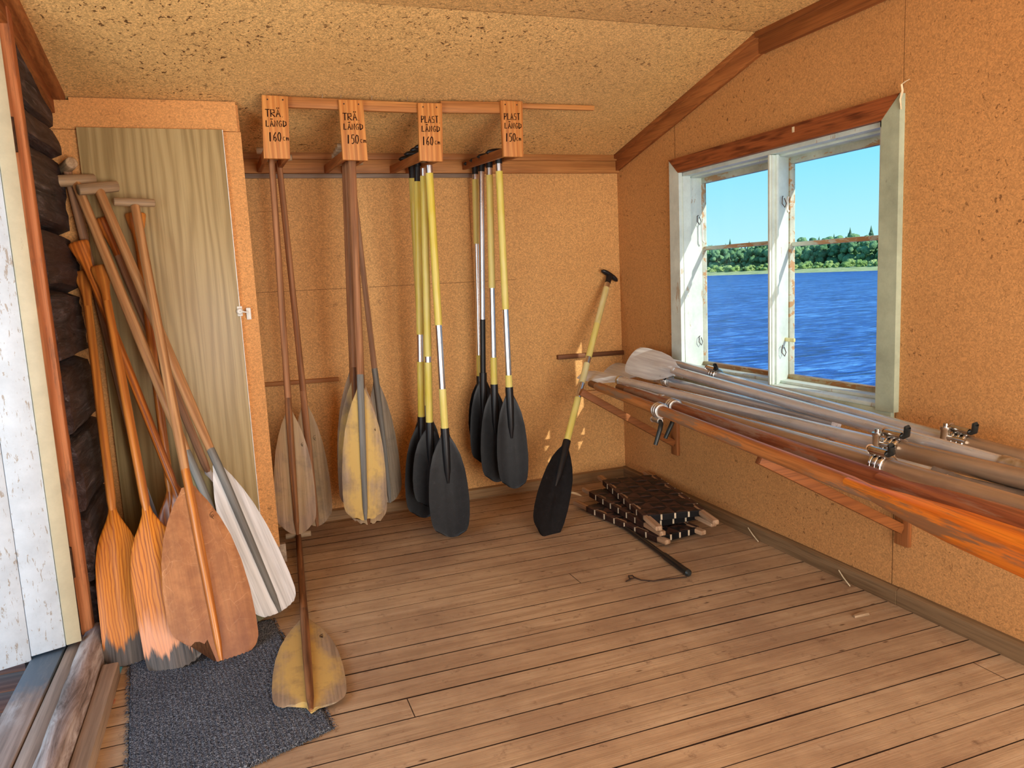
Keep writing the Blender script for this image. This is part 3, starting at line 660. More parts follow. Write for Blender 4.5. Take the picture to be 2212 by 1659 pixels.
# ------------------------------------------------------------------ paddle builder
def frame(B, G, n):
    z = (G - B).normalized(); y = -(Vector(n) - z * Vector(n).dot(z)).normalized(); x = y.cross(z).normalized()
    return Matrix(((x.x, y.x, z.x, B.x), (x.y, y.y, z.y, B.y), (x.z, y.z, z.z, B.z), (0, 0, 0, 1)))
def along(B, G, py):
    """distance from B of the point of the line seen at photo row py"""
    best = 0; L = (G - B).length; bd = 1e9
    for i in range(801):
        s_ = L * i / 800; y = proj(B + (G - B).normalized() * s_)[1]
        if abs(y - py) < bd: bd = abs(y - py); best = s_
    return best
PLY = [(0, .016), (.04, .024), (.10, .040), (.2, .060), (.32, .078), (.48, .092), (.65, .099), (.82, .100), (.92, .097), (.97, .088), (1, .070)]
CARVED = [(0, .0145), (.05, .020), (.11, .036), (.18, .060), (.26, .079), (.36, .092), (.5, .099), (.7, .100), (.88, .100), (.955, .098), (.985, .091), (1, .076)]
PLASTIC = [(0, .019), (.05, .026), (.12, .046), (.22, .068), (.36, .086), (.52, .096), (.68, .100), (.82, .097), (.92, .089), (.975, .076), (1, .052)]
OARP = [(0, .3), (.06, .36), (.16, .62), (.3, .84), (.5, .97), (.8, 1.0), (.96, .94), (1, .80)]
def interp(tab, t):
    for (a, va), (b, vb) in zip(tab, tab[1:]):
        if t <= b: return va + (vb - va) * (t - a) / (b - a)
    return tab[-1][1]
def blade_mb(zt, prof_, hw, th, ridge=0.0, foot=None, cup_=0.0, nz=40, nx=15, y0=0.0):
    """blade in local axes: top at z=zt, tip near z=0, foot(u) gives the tip height at u in -1..1"""
    m_b = MB(); F = []; Bk = []
    sc = hw / .1
    foot = foot or (lambda u: .012 * u * u)
    for i in range(nz + 1):
        t_ = i / nz
        t_ = 1 - (1 - t_) ** 1.25 if t_ > .5 else t_
        w = interp(prof_, t_) * sc
        fr_, bk_ = [], []
        for j in range(nx):
            u = -1 + 2 * j / (nx - 1); x = u * w
            z = zt + (foot(u) - zt) * t_
            edge = math.sqrt(max(0, 1 - abs(u) ** 3))
            yy = y0 + cup_ * (u * u) * min(1, t_ * 3)
            rg = ridge * math.exp(-(x / .011) ** 2) * (1 - .75 * t_)
            fr_.append(Vector((x, yy - th / 2 * edge - rg, z))); bk_.append(Vector((x, yy + th / 2 * edge + rg * .6, z)))
        F.append(fr_); Bk.append(bk_)
    rings = [a + b[::-1] for a, b in zip(F, Bk)]
    return m_b.loft(rings)
def tgrip_mb(L, w=.115, r=.0135, plastic=False):
    m_b = MB()
    if plastic:
        rings = []
        for i in range(15):
            s_ = -1 + 2 * i / 14; k = math.sqrt(max(.02, 1 - s_ ** 4 * .97)); dz = -.006 * s_ * s_
            rings.append([Vector((s_ * w / 2, math.cos(a) * .0165 * k, L - .012 + dz + math.sin(a) * .0125 * k)) for a in (2 * PI * q / 14 for q in range(14))])
        m_b.loft(rings); m_b.tube([(0, 0, L - .068), (0, 0, L - .05), (0, 0, L - .03), (0, 0, L - .014)], [.0165, .0165, .018, .020], 16)
    else:
        rings = []
        for i, (s_, k) in enumerate([(-1, .7), (-.985, .92), (-.96, 1), (-.5, 1.04), (0, 1.05), (.5, 1.04), (.96, 1), (.985, .92), (1, .7)]):
            rings.append([Vector((s_ * w / 2, math.cos(a) * r * k, L - r + math.sin(a) * r * k)) for a in (2 * PI * q / 14 for q in range(14))])
        m_b.loft(rings)
    return m_b
def pear_mb(L, w=.036):
    m_b = MB(); rings = []
    for z, a, b in [(-.17, .0145, .0145), (-.12, .015, .0135), (-.085, .019, .0125), (-.055, .027, .0130), (-.03, .9 * w, .015), (-.012, w, .0165), (-.004, w * .96, .015), (0, w * .80, .009)]:
        rings.append([Vector((math.cos(q) * a, math.sin(q) * b, L + z)) for q in (2 * PI * k / 18 for k in range(18))])
    return m_b.loft(rings)
def mark_mb(cx, cz, s_, y, shape):
    m_b = MB(); m_b.tube([(cx + a * s_, y, cz + b * s_) for a, b in shape], .0011, 5, flat=.5); return m_b
SIX = [(.5, .9), (0, .8), (-.5, .2), (-.4, -.5), (.1, -.7), (.45, -.3), (.3, .1), (-.1, .0), (0, -.9), (.4, -1.2)]
def paddle(label, B, G, n, kind, zt, hw, group=None, name='paddle', mats=None, foot=None, grip='t', segs=None, ridge=None, mark=None, gw=.115, gr=.0135, th=None, rib_end=.0, cat='paddle', r=.0145, shaft_off=0.0):
    B = Vector(B); G = Vector(G); L = (G - B).length; Mx = frame(B, G, n)
    root = thing(name, label, cat, Mx, group)
    if kind == 'ply':
        blade = obj('blade', blade_mb(zt, PLY, hw, th or .007, 0, foot), mats['blade'], root, True, 50)
        ribm = MB(); zr = rib_end
        ribm.tube([(0, -.004, zr), (0, -.008, zr + .06), (0, -.011, zt * .5), (0, -.012, zt * .85), (0, -.010, zt), (0, -.004, zt + .06)], [.006, .011, .0135, .0145, .0148, .0146], 14)
        obj('rib', ribm, mats.get('rib', mats['shaft']), root, True, 60)
        m_b = MB().tube([(0, -.004, zt + .05), (0, -.002, zt + .2), (0, 0, L * .75), (0, 0, L - .02)], [.0146, r, r, r * .95], 14)
        sh = obj('shaft', m_b, mats['shaft'], root, True, 60)
    elif kind == 'carved':
        obj('blade', blade_mb(zt, CARVED, hw, th or .011, ridge if ridge is not None else .006, foot), mats['blade'], root, True, 60)
        obj('shaft', MB().tube([(0, 0, zt - .06), (0, 0, zt + .02), (0, 0, L * .6), (0, 0, L - .15)], [.008, .0148, .0155, .0148], 16, flat=1.0), mats['shaft'], root, True, 60)
    else:
        obj('blade', blade_mb(zt - .02, PLASTIC, hw, .006, .004, foot, -.012), mats['blade'], root, True, 60)
        sk = MB().tube([(0, -.003, zt * .50), (0, -.004, zt * .62), (0, -.002, zt * .8), (0, 0, zt - .01), (0, 0, zt)], [.006, .015, .0185, .0195, .019], 14)
        obj('socket', sk, M['black_rubber'], root, True, 60)
        zs = zt - .02; rr0 = .0152
        for z1, mm in segs:
            rad = {'y': .0168, 'p': .0168, 's': .0150, 'b': .0142}[mm]
            nm = {'y': 'sleeve', 'p': 'sleeve', 's': 'tube', 'b': 'tube'}[mm]
            obj(nm, MB().tube([(0, 0, zs), (0, 0, z1)], rad, 18), {'y': M['yellow'], 'p': M['pale_yellow'], 's': M['silver'], 'b': M['black_rubber']}[mm], root, True, 60); zs = z1
    if grip == 't': obj('grip', tgrip_mb(L + .012, gw, gr), mats.get('grip', M['grey_dowel']), root, True, 60)
    elif grip == 'pear': obj('grip', pear_mb(L), mats.get('grip', mats['shaft']), root, True, 60)
    elif grip == 'black': obj('grip', tgrip_mb(L + .012, .118, plastic=True), M['black_rubber'], root, True, 60)
    if mark: obj('pencil_mark', mark_mb(mark[0], mark[1], mark[2], -(th or .007) / 2 - .0012, SIX), M['pencil'], root, True, 60)
    return root

# ------------------------------------------------------------------ paddles leaning on the cupboard
def lean(label, b, g, kind, thr, hw, gy, n=(.05, -1, .22), bz=.004, **k):
    B = at(*b, 'Z', bz); G = at(*g, 'Y', gy)
    return paddle(label, B, G, n, kind, along(B, G, thr), hw, 'paddles leaning on the cupboard', **k)
V = dict(blade=M['varnish'], shaft=M['varnish_shaft']); VR = dict(blade=M['varnish_red'], shaft=M['varnish_red'])
ragged = lambda u: .012 * u * u + .002 * math.sin(u * 23)
lean('one-piece varnished paddle nearest the log wall, its grey worn blade leftmost on the floor', (283, 1436), (181, 586), 'carved', 1092, .074, -.585, grip='pear', mats=V, foot=ragged)
lean('varnished paddle with swirling grain and pinkish worn tip, left of the broken brown blade', (382, 1446), (217, 574), 'carved', 1092, .086, -.665, n=(-.10, -1, .22), grip='pear', mats=dict(blade=M['varnish_pink'], shaft=M['varnish_shaft']), foot=lambda u: .012 * u * u + .003 * math.sin(u * 19))
lean('varnished paddle whose pear grip stands highest and leftmost against the dark logs', (488, 1330), (168, 522), 'carved', 1040, .075, -.625, grip='pear', mats=VR, n=(.0, -1, .2))
lean('varnished paddle whose reddish grip shows right under the bare wooden T-grip', (402, 1335), (292, 460), 'carved', 1050, .070, -.585, grip='pear', mats=dict(blade=M['varnish_red'], shaft=M['varnish_shaft']))
def broken(u):
    if u > .02: return .010 * u * u - .004
    if u > -.16: return .002
    return .070 + .008 * math.sin(u * 17) - .012 * u
lean('big brown paddle with broken blade corner and T-grip, foremost of the leaning paddles', (478, 1430), (290, 436), 'ply', 1052, .133, -.650, mats=dict(blade=M['brown_ply'], shaft=M['ash_shaft'], rib=M['varnish_shaft']), foot=broken, mark=(.055, .47, .012), th=.009, r=.017, rib_end=.005, gw=.14, gr=.0145, n=(.28, -1, .25))
lean('paddle with olive grey blade half hidden under the white one, its T-grip beside the logs', (553, 1346), (160, 385), 'ply', 1008, .105, -.60, mats=dict(blade=M['ply_olive'], shaft=M['ash_shaft'], rib=M['rib_grey']), r=.018, gw=.14, gr=.021, n=(.55, -1, .2))
lean('paddle with bleached white blade and grey rib, rightmost of the leaning paddles', (604, 1322), (210, 402), 'ply', 1003, .090, -.625, bz=.03, mats=dict(blade=M['ply_white'], shaft=M['ash_shaft'], rib=M['rib_grey']), r=.018, gw=.14, gr=.020, n=(.45, -1, .2), foot=ragged)
lean('paddle standing rearmost by the logs, its round grip end seen end-on', (372, 1290), (142, 356), 'ply', 1040, .080, -.568, mats=dict(blade=M['ply_white'], shaft=M['grey_shaft']), n=(-.95, -.45, .1), r=.016, gw=.13, gr=.021)
lean('dark shafted paddle squeezed behind the two T-grip shafts, its reddish grip between them', (555, 1275), (222, 470), 'carved', 1010, .07, -.572, mats=dict(blade=M['ply_white'], shaft=M['grey_shaft'], grip=M['varnish_red']), grip='pear', n=(.15, -1, .2))

# loose paddle on the floor
def broken2(u):
    if u > .06: return .010 * u * u + .012
    if u > -.06: return -.006
    return .050 + .004 * math.sin(u * 14)
B = at(672, 1537, 'Z', .018); G = at(641, 1105, 'Z', .032); d0 = (G - B).normalized(); G = B + d0 * 1.53; G.z = .034
paddle('worn yellow paddle with a broken blade lying flat on floor and doormat', B, G, (0.0, 0, 1), 'ply', along(B, G, 1338), .105, mats=dict(blade=M['ply_yellow'], shaft=M['rib_brown'], rib=M['rib_brown']), foot=broken2, mark=(.05, .44, .012), r=.0135, rib_end=.0)

# ------------------------------------------------------------------ hangers under the ceiling
def stroke_text(mbx, txt, x, z, w, h, gap, y, r=.0021):
    L_ = {'T': [[(0, 1), (1, 1)], [(.5, 1), (.45, 0)]], 'R': [[(0, 0), (.05, 1), (.8, .95), (.85, .6), (.1, .5), (.9, 0)]], 'A': [[(0, 0), (.45, 1), (.9, 0)], [(.15, .4), (.8, .4)]],
          'L': [[(.1, 1), (0, 0), (.8, .05)]], 'N': [[(0, 0), (.05, 1), (.8, 0), (.9, 1)]], 'G': [[(.9, .85), (.5, 1), (0, .55), (.3, 0), (.85, .1), (.85, .45), (.5, .45)]],
          'D': [[(.05, 0), (.1, 1), (.9, .75), (.9, .3), (.05, 0)]], 'P': [[(0, 0), (.1, 1), (.85, .9), (.8, .55), (.1, .45)]], 'S': [[(.85, .95), (.2, .95), (.1, .6), (.8, .45), (.75, .05), (0, .05)]],
          '1': [[(.45, 1), (.3, 0)]], '6': [[(.8, 1), (.2, .6), (.1, .15), (.5, 0), (.85, .25), (.6, .5), (.15, .35)]], '5': [[(.95, 1), (.3, 1), (.2, .6), (.75, .6), (.85, .2), (.4, 0), (.1, .05)]],
          '0': [[(.5, 1), (.1, .7), (.15, .1), (.55, 0), (.9, .4), (.85, .9), (.5, 1)]], 'c': [[(.8, .5), (.3, .5), (.15, .2), (.4, 0), (.8, .05)]], 'm': [[(0, 0), (.05, .45), (.3, .4), (.35, 0), (.4, .4), (.7, .4), (.75, 0)]], '.': [[(.1, .02), (.2, .0)]]}
    for ch in txt:
        if ch == ' ': x += w * .5; continue
        up = ch in 'ÄÅ'; b = 'A' if up else ch
        for st in L_[b]: mbx.tube([(x + a * w, y, z + q * h) for a, q in st], r, 5, flat=.7)
        if ch == 'Ä':
            for a in (.25, .65): mbx.tube([(x + a * w, y, z + 1.15 * h), (x + a * w + .001, y, z + 1.28 * h)], r, 5)
        if ch == 'Å': mbx.tube([(x + (.45 + .12 * math.cos(k)) * w, y, z + (1.2 + .12 * math.sin(k)) * h) for k in (0, 1.2, 2.4, 3.6, 4.8, 6.2)], r * .9, 5)
        x += w + gap
RY = -.65
HANG = [('TRÄ.', 'LÄNGD', '160cm', (565, 205), (622, 208), (570, 342), (627, 343), .075),
        ('TRÄ.', 'LÄNGD', '150cm', (731, 215), (784, 216), (741, 345), (795, 347), .04),
        ('PLAST.', 'LÄNGD', '160 cm', (903, 222), (955, 223), (907, 347), (957, 349), .02),
        ('PLAST', 'LÄNGD', '150cm', (1082, 217), (1129, 219), (1088, 338), (1131, 339), .0)]
TXT = ['first wooden sign from the left, reading TRÄ LÄNGD 160 cm, with fork for paddles', 'second wooden sign from the left, reading TRÄ LÄNGD 150 cm, with fork for paddles',
       'third wooden sign, reading PLAST LÄNGD 160 cm, with fork over plastic paddles', 'rightmost wooden sign, reading PLAST LÄNGD 150 cm, with fork over plastic paddles']
slots = []
for (t1, t2, t3, a, b, c_, d, tw), lb in zip(HANG, TXT):
    A_, B_, C_, D_ = (at(*q, 'Y', RY) for q in (a, b, c_, d))
    x0 = (C_.x); x1 = (D_.x); xm = (x0 + x1) / 2; slots.append(xm)
    hg = thing('paddle_hanger', lb, 'sign rack', (xm, RY, C_.z), 'sign forks for hanging paddles')
    m_b = MB(); k = Vector((0, .02, 0)); m_b.hexa([C_, D_, D_ + k, C_ + k, A_, B_, B_ + k, A_ + k], 0, .0015); sb = obj('sign_board', m_b, M['pine_z'], hg)
    lt = MB(); w_ = x1 - x0; H_ = A_.z - C_.z; yl = RY - .0006
    sh_ = lambda zf: A_.x + (C_.x - A_.x) * (1 - zf)
    zz = [.66, .505, .27]
    xo = [.12, .13, .22 if tw > .03 else .14]
    stroke_text(lt, t1, sh_(zz[0]) + w_ * xo[0], C_.z + H_ * zz[0], .0115 if t1[0] == 'P' else .0165, .027, .0035, yl)
    stroke_text(lt, t2, sh_(zz[1]) + w_ * xo[1], C_.z + H_ * zz[1], .0120, .023, .0040, yl)
    stroke_text(lt, t3[:3], sh_(zz[2]) + w_ * xo[2], C_.z + H_ * zz[2], .0130, .034, .0035, yl, .0027)
    stroke_text(lt, 'cm', sh_(zz[2]) + w_ * (xo[2] + .52), C_.z + H_ * zz[2] + .004, .011, .026, .003, yl, .0016)
    obj('lettering', lt, M['ink'], sb)
    for dx in (.2, .78): obj('nail', MB().tube([(A_.x + w_ * dx, RY - .0015, A_.z - .016), (A_.x + w_ * dx, RY + .002, A_.z - .016)], .003, 10), M['rust'], sb)
    zp = C_.z
    for sx in (-1, 1):
        m_b = MB(); xx = xm + sx * (w_ / 2 - .010); m_b.beam((xx, RY + .02, zp + .020), (xx, -.03, zp + .050), .018, .036); obj('prong', m_b, M['pine_y'], hg)
# the rail they are nailed to
rl = thing('hanging_rail', 'long pine rail under the sloping ceiling that carries the four signs', 'rail', (-1.2, -.62, 1.90))
def railpiece(pa, pb, h, th, dy=0.0):
    a = at(*pa, 'Y', RY + .022 + dy); b = at(*pb, 'Y', RY + .022 + dy); m_b = MB(); k = Vector((0, th, .23 * th * 0)); hz = Vector((0, 0, -h))
    m_b.hexa([a + hz, b + hz, b + hz + k, a + hz + k, a, b, b + k, a + k], 0, .0015); return obj('rail_board', m_b, M['pine_rail'], rl)
railpiece((568, 206), (955, 224), .040, .022); railpiece((952, 218), (1128, 221), .046, .022, -.001); railpiece((1090, 222), (1284, 228), .020, .016, .004)
for px, py in ((696, 209), (736, 208), (803, 212), (880, 214), (1045, 217)):
    p_ = at(px, py + 4, 'Y', RY + .03); m_b = MB(); m_b.tube([p_, p_ + Vector((.004, .006, .03 + .0))], .0012, 6); obj('nail', m_b, M['nail'], rl)

# ------------------------------------------------------------------ hanging paddles
def hangp(label, top, ty, bot, by, kind, thr, hw, group, segs=None, tx=None, **k):
    G = at(*top, 'Y', ty); B = at(*bot, 'Y', by)
    if tx is not None: G.x = tx
    G.z = 1.738 if kind != 'plastic' else 1.742
    if B.z < .006: B.z = .006
    if segs: segs = [(along(B, G, y), m_) for y, m_ in segs]
    return paddle(label, B, G, k.pop('n', (-.18, -1, 0)), kind, along(B, G, thr), hw, group, segs=segs, **k)
GW = 'wooden paddles hanging from the sign forks'; GP = 'plastic paddles hanging from the sign forks'
GM = dict(blade=M['ply_grey'], shaft=M['dark_shaft'], rib=M['rib_brown'])
arc = lambda u: .035 * u * u
hangp('grey wooden paddle with dark rib, left front one under the first sign', (587, 345), -.44, (643, 1154), -.46, 'ply', 888, .086, GW, mats=GM, foot=arc, mark=(.045, .40, .008), r=.0135)
hangp('grey wooden paddle half behind its neighbour, right one under the first sign', (602, 345), -.25, (686, 1136), -.27, 'ply', 872, .078, GW, mats=dict(blade=M['ply_grey'], shaft=M['dark_shaft'], rib=M['dark_shaft']), foot=arc, mark=(.028, .42, .012), r=.0135)
YM = dict(blade=M['ply_yellow'], shaft=M['dark_shaft'], rib=M['rib_grey'])
hangp('yellowed wooden paddle with grey rib, foremost under the second sign', (762, 355), -.55, (790, 1122), -.56, 'ply', 838, .094, GW, mats=YM, foot=lambda u: .02 * u * u + .004 * math.sin(9 * u), mark=(.055, .40, .006), r=.0165)
hangp('wooden paddle right behind the yellowed one, its frayed tip showing below', (757, 357), -.47, (797, 1131), -.50, 'ply', 830, .086, GW, mats=GM, foot=lambda u: .018 * u * u + .005 * math.sin(13 * u), r=.0165)
hangp('wooden paddle third in the stack under the second sign, its edge showing left', (752, 359), -.39, (776, 1104), -.41, 'ply', 822, .088, GW, mats=dict(blade=M['ply_yellow'], shaft=M['dark_shaft'], rib=M['rib_brown']), foot=arc, r=.0165)
hangp('brownish wooden paddle in the back left of the stack under the second sign', (747, 361), -.31, (772, 1085), -.33, 'ply', 800, .084, GW, mats=GM, foot=arc, r=.016)
hangp('cold grey wooden paddle sticking out right of the stack under the second sign', (758, 362), -.13, (842, 1085), -.19, 'ply', 822, .072, GW, mats=dict(blade=M['ply_cold'], shaft=M['grey_shaft'], rib=M['rib_grey']), foot=arc, r=.0135, n=(.05, -1, 0))
PB = dict(blade=M['blade_black'])
pf = lambda u: .020 * u * u - .006 * u
hangp('black bladed yellow paddle, front right one under the PLAST 160 sign', (926, 350), -.555, (975, 1160), -.572, 'plastic', 925, .092, GP, segs=[(840, 'y'), (702, 's'), (374, 'y'), (357, 's')], grip='black', mats=PB, foot=pf)
hangp('black bladed yellow paddle, middle one under the PLAST 160 sign', (916, 350), -.475, (932, 1096), -.44, 'plastic', 912, .084, GP, segs=[(782, 'y'), (770, 's'), (380, 'y'), (364, 's')], grip='black', mats=PB, foot=pf)
hangp('black bladed yellow paddle, left one under the PLAST 160 sign', (902, 352), -.365, (914, 1118), -.335, 'plastic', 900, .084, GP, segs=[(781, 'y'), (722, 's'), (392, 'y'), (360, 'b')], grip='black', mats=PB, foot=pf)
hangp('yellow paddle rearmost under the PLAST 160 sign, blade hidden by the others', (889, 354), -.24, (928, 1085), -.24, 'plastic', 875, .080, GP, segs=[(386, 'y'), (362, 'b')], grip='black', mats=PB, foot=pf)
hangp('black bladed yellow and silver paddle, front right one under the PLAST 150 sign', (1077, 345), -.447, (1110, 1055), -.45, 'plastic', 836, .076, GP, segs=[(810, 'y'), (668, 's'), (370, 'y'), (352, 's')], grip='black', mats=PB, foot=pf)
hangp('black bladed yellow and silver paddle, second from the right under the PLAST 150 sign', (1057, 348), -.317, (1072, 1041), -.32, 'plastic', 830, .076, GP, segs=[(772, 'y'), (622, 's'), (378, 'y'), (362, 's')], grip='black', mats=PB, foot=pf)
hangp('silver shafted paddle without yellow, its lower shaft black, under the PLAST 150 sign', (1040, 350), -.195, (1045, 1001), -.20, 'plastic', 805, .070, GP, segs=[(690, 'b'), (367, 's'), (355, 'b')], grip='black', mats=PB, foot=pf)
hangp('yellow and silver paddle rearmost left under the PLAST 150 sign', (1026, 352), -.10, (1040, 962), -.10, 'plastic', 812, .066, GP, segs=[(767, 'y'), (527, 's'), (388, 'y'), (372, 's')], grip='black', mats=PB, foot=pf)
# the single paddle leaning in the corner
B = at(1172, 1157, 'Z', .004); G = at(1317, 594, 'Y', -.045)
paddle('single black bladed yellow paddle leaning alone against the wall near the corner', B, G, (.25, -1, .35), 'plastic', along(B, G, 952), .092, None,
       segs=[(along(B, G, y), m_) for y, m_ in [(860, 'y'), (828, 's'), (786, 'p'), (772, 's'), (700, 'y'), (622, 'p'), (612, 's')]], grip='black', mats=PB, foot=pf)

# ------------------------------------------------------------------ brackets and oars on the right wall
M['oar_orange'] = wood('orange_painted_oar', (196, 128, 70), (154, 88, 42), 'X', 10, .4, .45, .35, .4, extra=lambda t, c, co, f: t.mix(t.ramp(t.noise(t.scale((3, 26, 26)), 1, 5, .72), [(.52, 0.0), (.60, .85)]), c, lin((134, 112, 92))))
M['handle_wood'] = wood('dark_oar_handle', (150, 100, 60), (90, 56, 34), 'X', 10, .35, .55, .3, .4)
M['oar_blade_orange'] = wood('orange_oar_blade', (228, 140, 44), (196, 100, 26), 'X', 10, .35, .4, .35, .4, extra=lambda t, c, co, f: t.mix(t.ramp(t.noise(t.scale((3, 34, 34)), 1, 5, .72), [(.50, 0.0), (.58, .8)]), c, lin((122, 96, 72))))
M['oar_red'] = wood('red_worn_oar', (158, 98, 62), (118, 64, 42), 'X', 10, .4, .5, .3, .4, extra=lambda t, c, co, f: t.mix(t.ramp(t.noise(t.scale((3, 26, 26)), 1, 5, .72), [(.50, 0.0), (.60, .8)]), c, lin((146, 124, 108))))
M['alu_oar'] = metal('dull_oar_aluminium', (212, 218, 224), .26, 'X', .25, .5)
M['alu_blade'] = metal('oar_blade_aluminium', (228, 236, 244), .5, 'X', .0, .15)
M['dull_blade'] = plain('dull_grey_blade', (124, 116, 110), .5, .4, .3, .15, 20)
M['loom_brown'] = metal('brown_filmed_aluminium', (176, 152, 126), .34, 'X', .4, .45)
for (yb, zw, tip, lbl_) in ((-.556, .292, (-.526, .612), 'wooden wall bracket nearer the corner, carrying the far ends of the oars'), (-1.959, .269, (-.592, .590), 'wooden wall bracket below the window right side, carrying the oars')):
    br = thing('oar_bracket', lbl_, 'bracket', (0, yb, .4), 'wall brackets under the oars')
    m_b = MB(); m_b.box((-.018, yb - .028, zw - .055), (0, yb + .028, .600), 0, .003); obj('wall_cleat', m_b, M['cleat'], br)
    m_b = MB(); m_b.beam((-.018, yb, zw + .005), (tip[0], yb, tip[1]), .024, .034, (0, 0, 1), 0, .003); obj('strut', m_b, M['pine_dark_x'], br)
    m_b = MB(); m_b.beam((-.018, yb, .600), (tip[0] + .03, yb, .600), .022, .026); obj('arm', m_b, M['pine_x'], br)
def oarpath(pts, Z):
    return [at(x, y, 'Z', Z) for x, y in pts]
def fit(pts):
    n = len(pts); c = sum(pts, Vector()) / n; d = (pts[-1] - pts[0]).normalized()
    for _ in range(30):
        s_ = Vector()
        for p_ in pts: s_ += (p_ - c) * (p_ - c).dot(d)
        d = s_.normalized()
    return c, d
def oarlock(root, x, r, flip=1, mt='chrome', ang=0.0, pin=.09, post=False):
    R = Matrix.Rotation(ang, 4, 'X')
    cl_ = MB()
    for dx in (-.018, 0, .018): cl_.tube([Vector((x + dx, math.cos(a) * (r + .004), math.sin(a) * (r + .004))) for a in (2 * PI * k / 20 for k in range(21))], .0055, 8)
    cl_.tube([(x - .026, 0, 0), (x + .026, 0, 0)], r + .003, 20)
    hub = (r + .016)
    cl_.v += []; base = len(cl_.v)
    cl_.tube([R @ Vector((x - .03, 0, hub)), R @ Vector((x + .03, 0, hub))], .012, 12); cl_.tube([R @ Vector((x - .036, 0, hub)), R @ Vector((x - .03, 0, hub + .002))], [.008, .014], 12)
    o = obj('oarlock', cl_, M[mt], root, True, 50)
    p_ = MB(); p_.tube([R @ Vector((x + .03, 0, hub)), R @ Vector((x + .045, 0, hub + .008)), R @ Vector((x + .05, 0, hub + .03)), R @ Vector((x + .052, 0, hub + pin))], [.008, .009, .009, .008], 10)
    obj('pin', p_, M['dark_iron'], o, True, 50)
    if post:
        c_ = MB(); yy = -(r + .012)
        c_.tube([(x - .03, yy, -.030), (x - .03, yy, .034), (x - .03, yy, .036), (x - .03, yy, .044)], [.0125, .0125, .0145, .0145], 16); c_.tube([(x - .03, yy, .044), (x - .03, yy, .054)], .007, 12)
        c_.tube([(x - .03, yy, -.034), (x - .03, yy, -.030)], .0145, 16); c_.tube([(x - .03, yy, .012), (x + .01, yy * .9, .014), (x + .03, yy * .75, .012)], [.008, .007, .006], 10)
        obj('post', c_, M['chrome'], o, True, 50)
    return o
def oar(label, pts, group, parts, nrm=None, roll=0.0):
    """pts: centre line; local X runs from the far end towards the viewer"""
    c, d = fit(pts); s0 = (pts[0] - c).dot(d); o0 = c + d * s0
    up = Vector((0, 0, 1)); y = up.cross(d).normalized(); z = d.cross(y).normalized()
    Mx = Matrix(((d.x, y.x, z.x, o0.x), (d.y, y.y, z.y, o0.y), (d.z, y.z, z.z, o0.z), (0, 0, 0, 1)))
    root = thing('oar', label, 'oar', Mx, group); Mi = Mx.inverted()
    xs = [(Mi @ p_).x for p_ in pts]
    parts(root, xs, lambda px, py, Z: (Mi @ at(px, py, 'Z', Z)).x)
    return root
def oarblade(root, xa, xb, hw, mt, tilt=0.0, th=.012, name='blade', hollow=True, r0=.02):
    """blade from throat xa to tip xb, turned by tilt about the oar axis"""
    m_b = MB(); rings = []; T = Matrix.Rotation(tilt, 4, 'X'); n = 26
    for i in range(n + 1):
        t_ = i / n; w = interp(OARP, t_) * hw; x = xa + (xb - xa) * t_; rg = r0 * max(0, 1 - t_ * 2.2); r = []
        for j in range(13):
            u = -1 + 2 * j / 12; r.append(T @ Vector((x, u * w, th / 2 * math.sqrt(max(0.02, 1 - u ** 4)) + rg * math.exp(-(u * w / .016) ** 2) - .012 * u * u * min(1, t_ * 3))))
        for j in range(13):
            u = 1 - 2 * j / 12; r.append(T @ Vector((x, u * w, -th / 2 * math.sqrt(max(0.02, 1 - u ** 4)) - rg * .6 * math.exp(-(u * w / .016) ** 2) - .012 * u * u * min(1, t_ * 3))))
        rings.append(r)
    m_b.loft(rings); return obj(name, m_b, M[mt], root, True, 60)
ZO = .640
GO = 'orange wooden oars on the wall brackets'; GA = 'aluminium oars on the wall brackets'
P1 = oarpath([(1275, 828), (1400, 877), (1573, 945), (1766, 1019), (1877, 1061)], ZO)
def pr1(root, xs, X):
    L = xs[-1]; xt = L - .06
    obj('handle', MB().tube([(0, 0, 0), (.015, 0, 0), (.10, 0, 0)], [.010, .016, .0165], 16), M['handle_wood'], root, True, 60)
    obj('shaft', MB().tube([(.10, 0, 0), (.13, 0, 0), (.5, 0, 0), (xt, 0, 0), (xt + .22, 0, -.004)], [.0165, .021, .0215, .0215, .012], 18), M['oar_orange'], root, True, 60)
    oarblade(root, xt, xt + 1.10, .046, 'oar_blade_orange', .95, .014)
    oarlock(root, X(1411, 888, ZO), .0215, ang=PI - .35, mt='nail')
oar('front orange wooden oar with flaking paint, outermost on the brackets', P1, GO, pr1)
P2 = oarpath([(1337, 840), (1455, 875), (1573, 914), (1600, 930), (1849, 1014), (1960, 1061)], ZO)
def pr2(root, xs, X):
    L = xs[-1]; xt = L - .10
    obj('handle', MB().tube([(-.06, 0, 0), (-.05, 0, 0), (.05, 0, 0)], [.010, .016, .0165], 16), M['handle_wood'], root, True, 60)
    obj('shaft', MB().tube([(.05, 0, 0), (.08, 0, 0), (.5, 0, 0), (xt, 0, 0), (xt + .22, 0, -.004)], [.0165, .021, .0215, .0215, .012], 18), M['oar_red'], root, True, 60)
    oarblade(root, xt, xt + 1.05, .044, 'oar_red', 1.0, .014)
    oarlock(root, X(1463, 877, ZO), .0215, ang=PI - .5, mt='nail')
oar('reddish brown wooden oar lying just behind the front orange oar', P2, GO, pr2)
PE = oarpath([(1430, 862), (1500, 885), (1620, 923), (1747, 957), (1891, 1002), (2020, 1038), (2142, 1076), (2212, 1100)], ZO - .004)
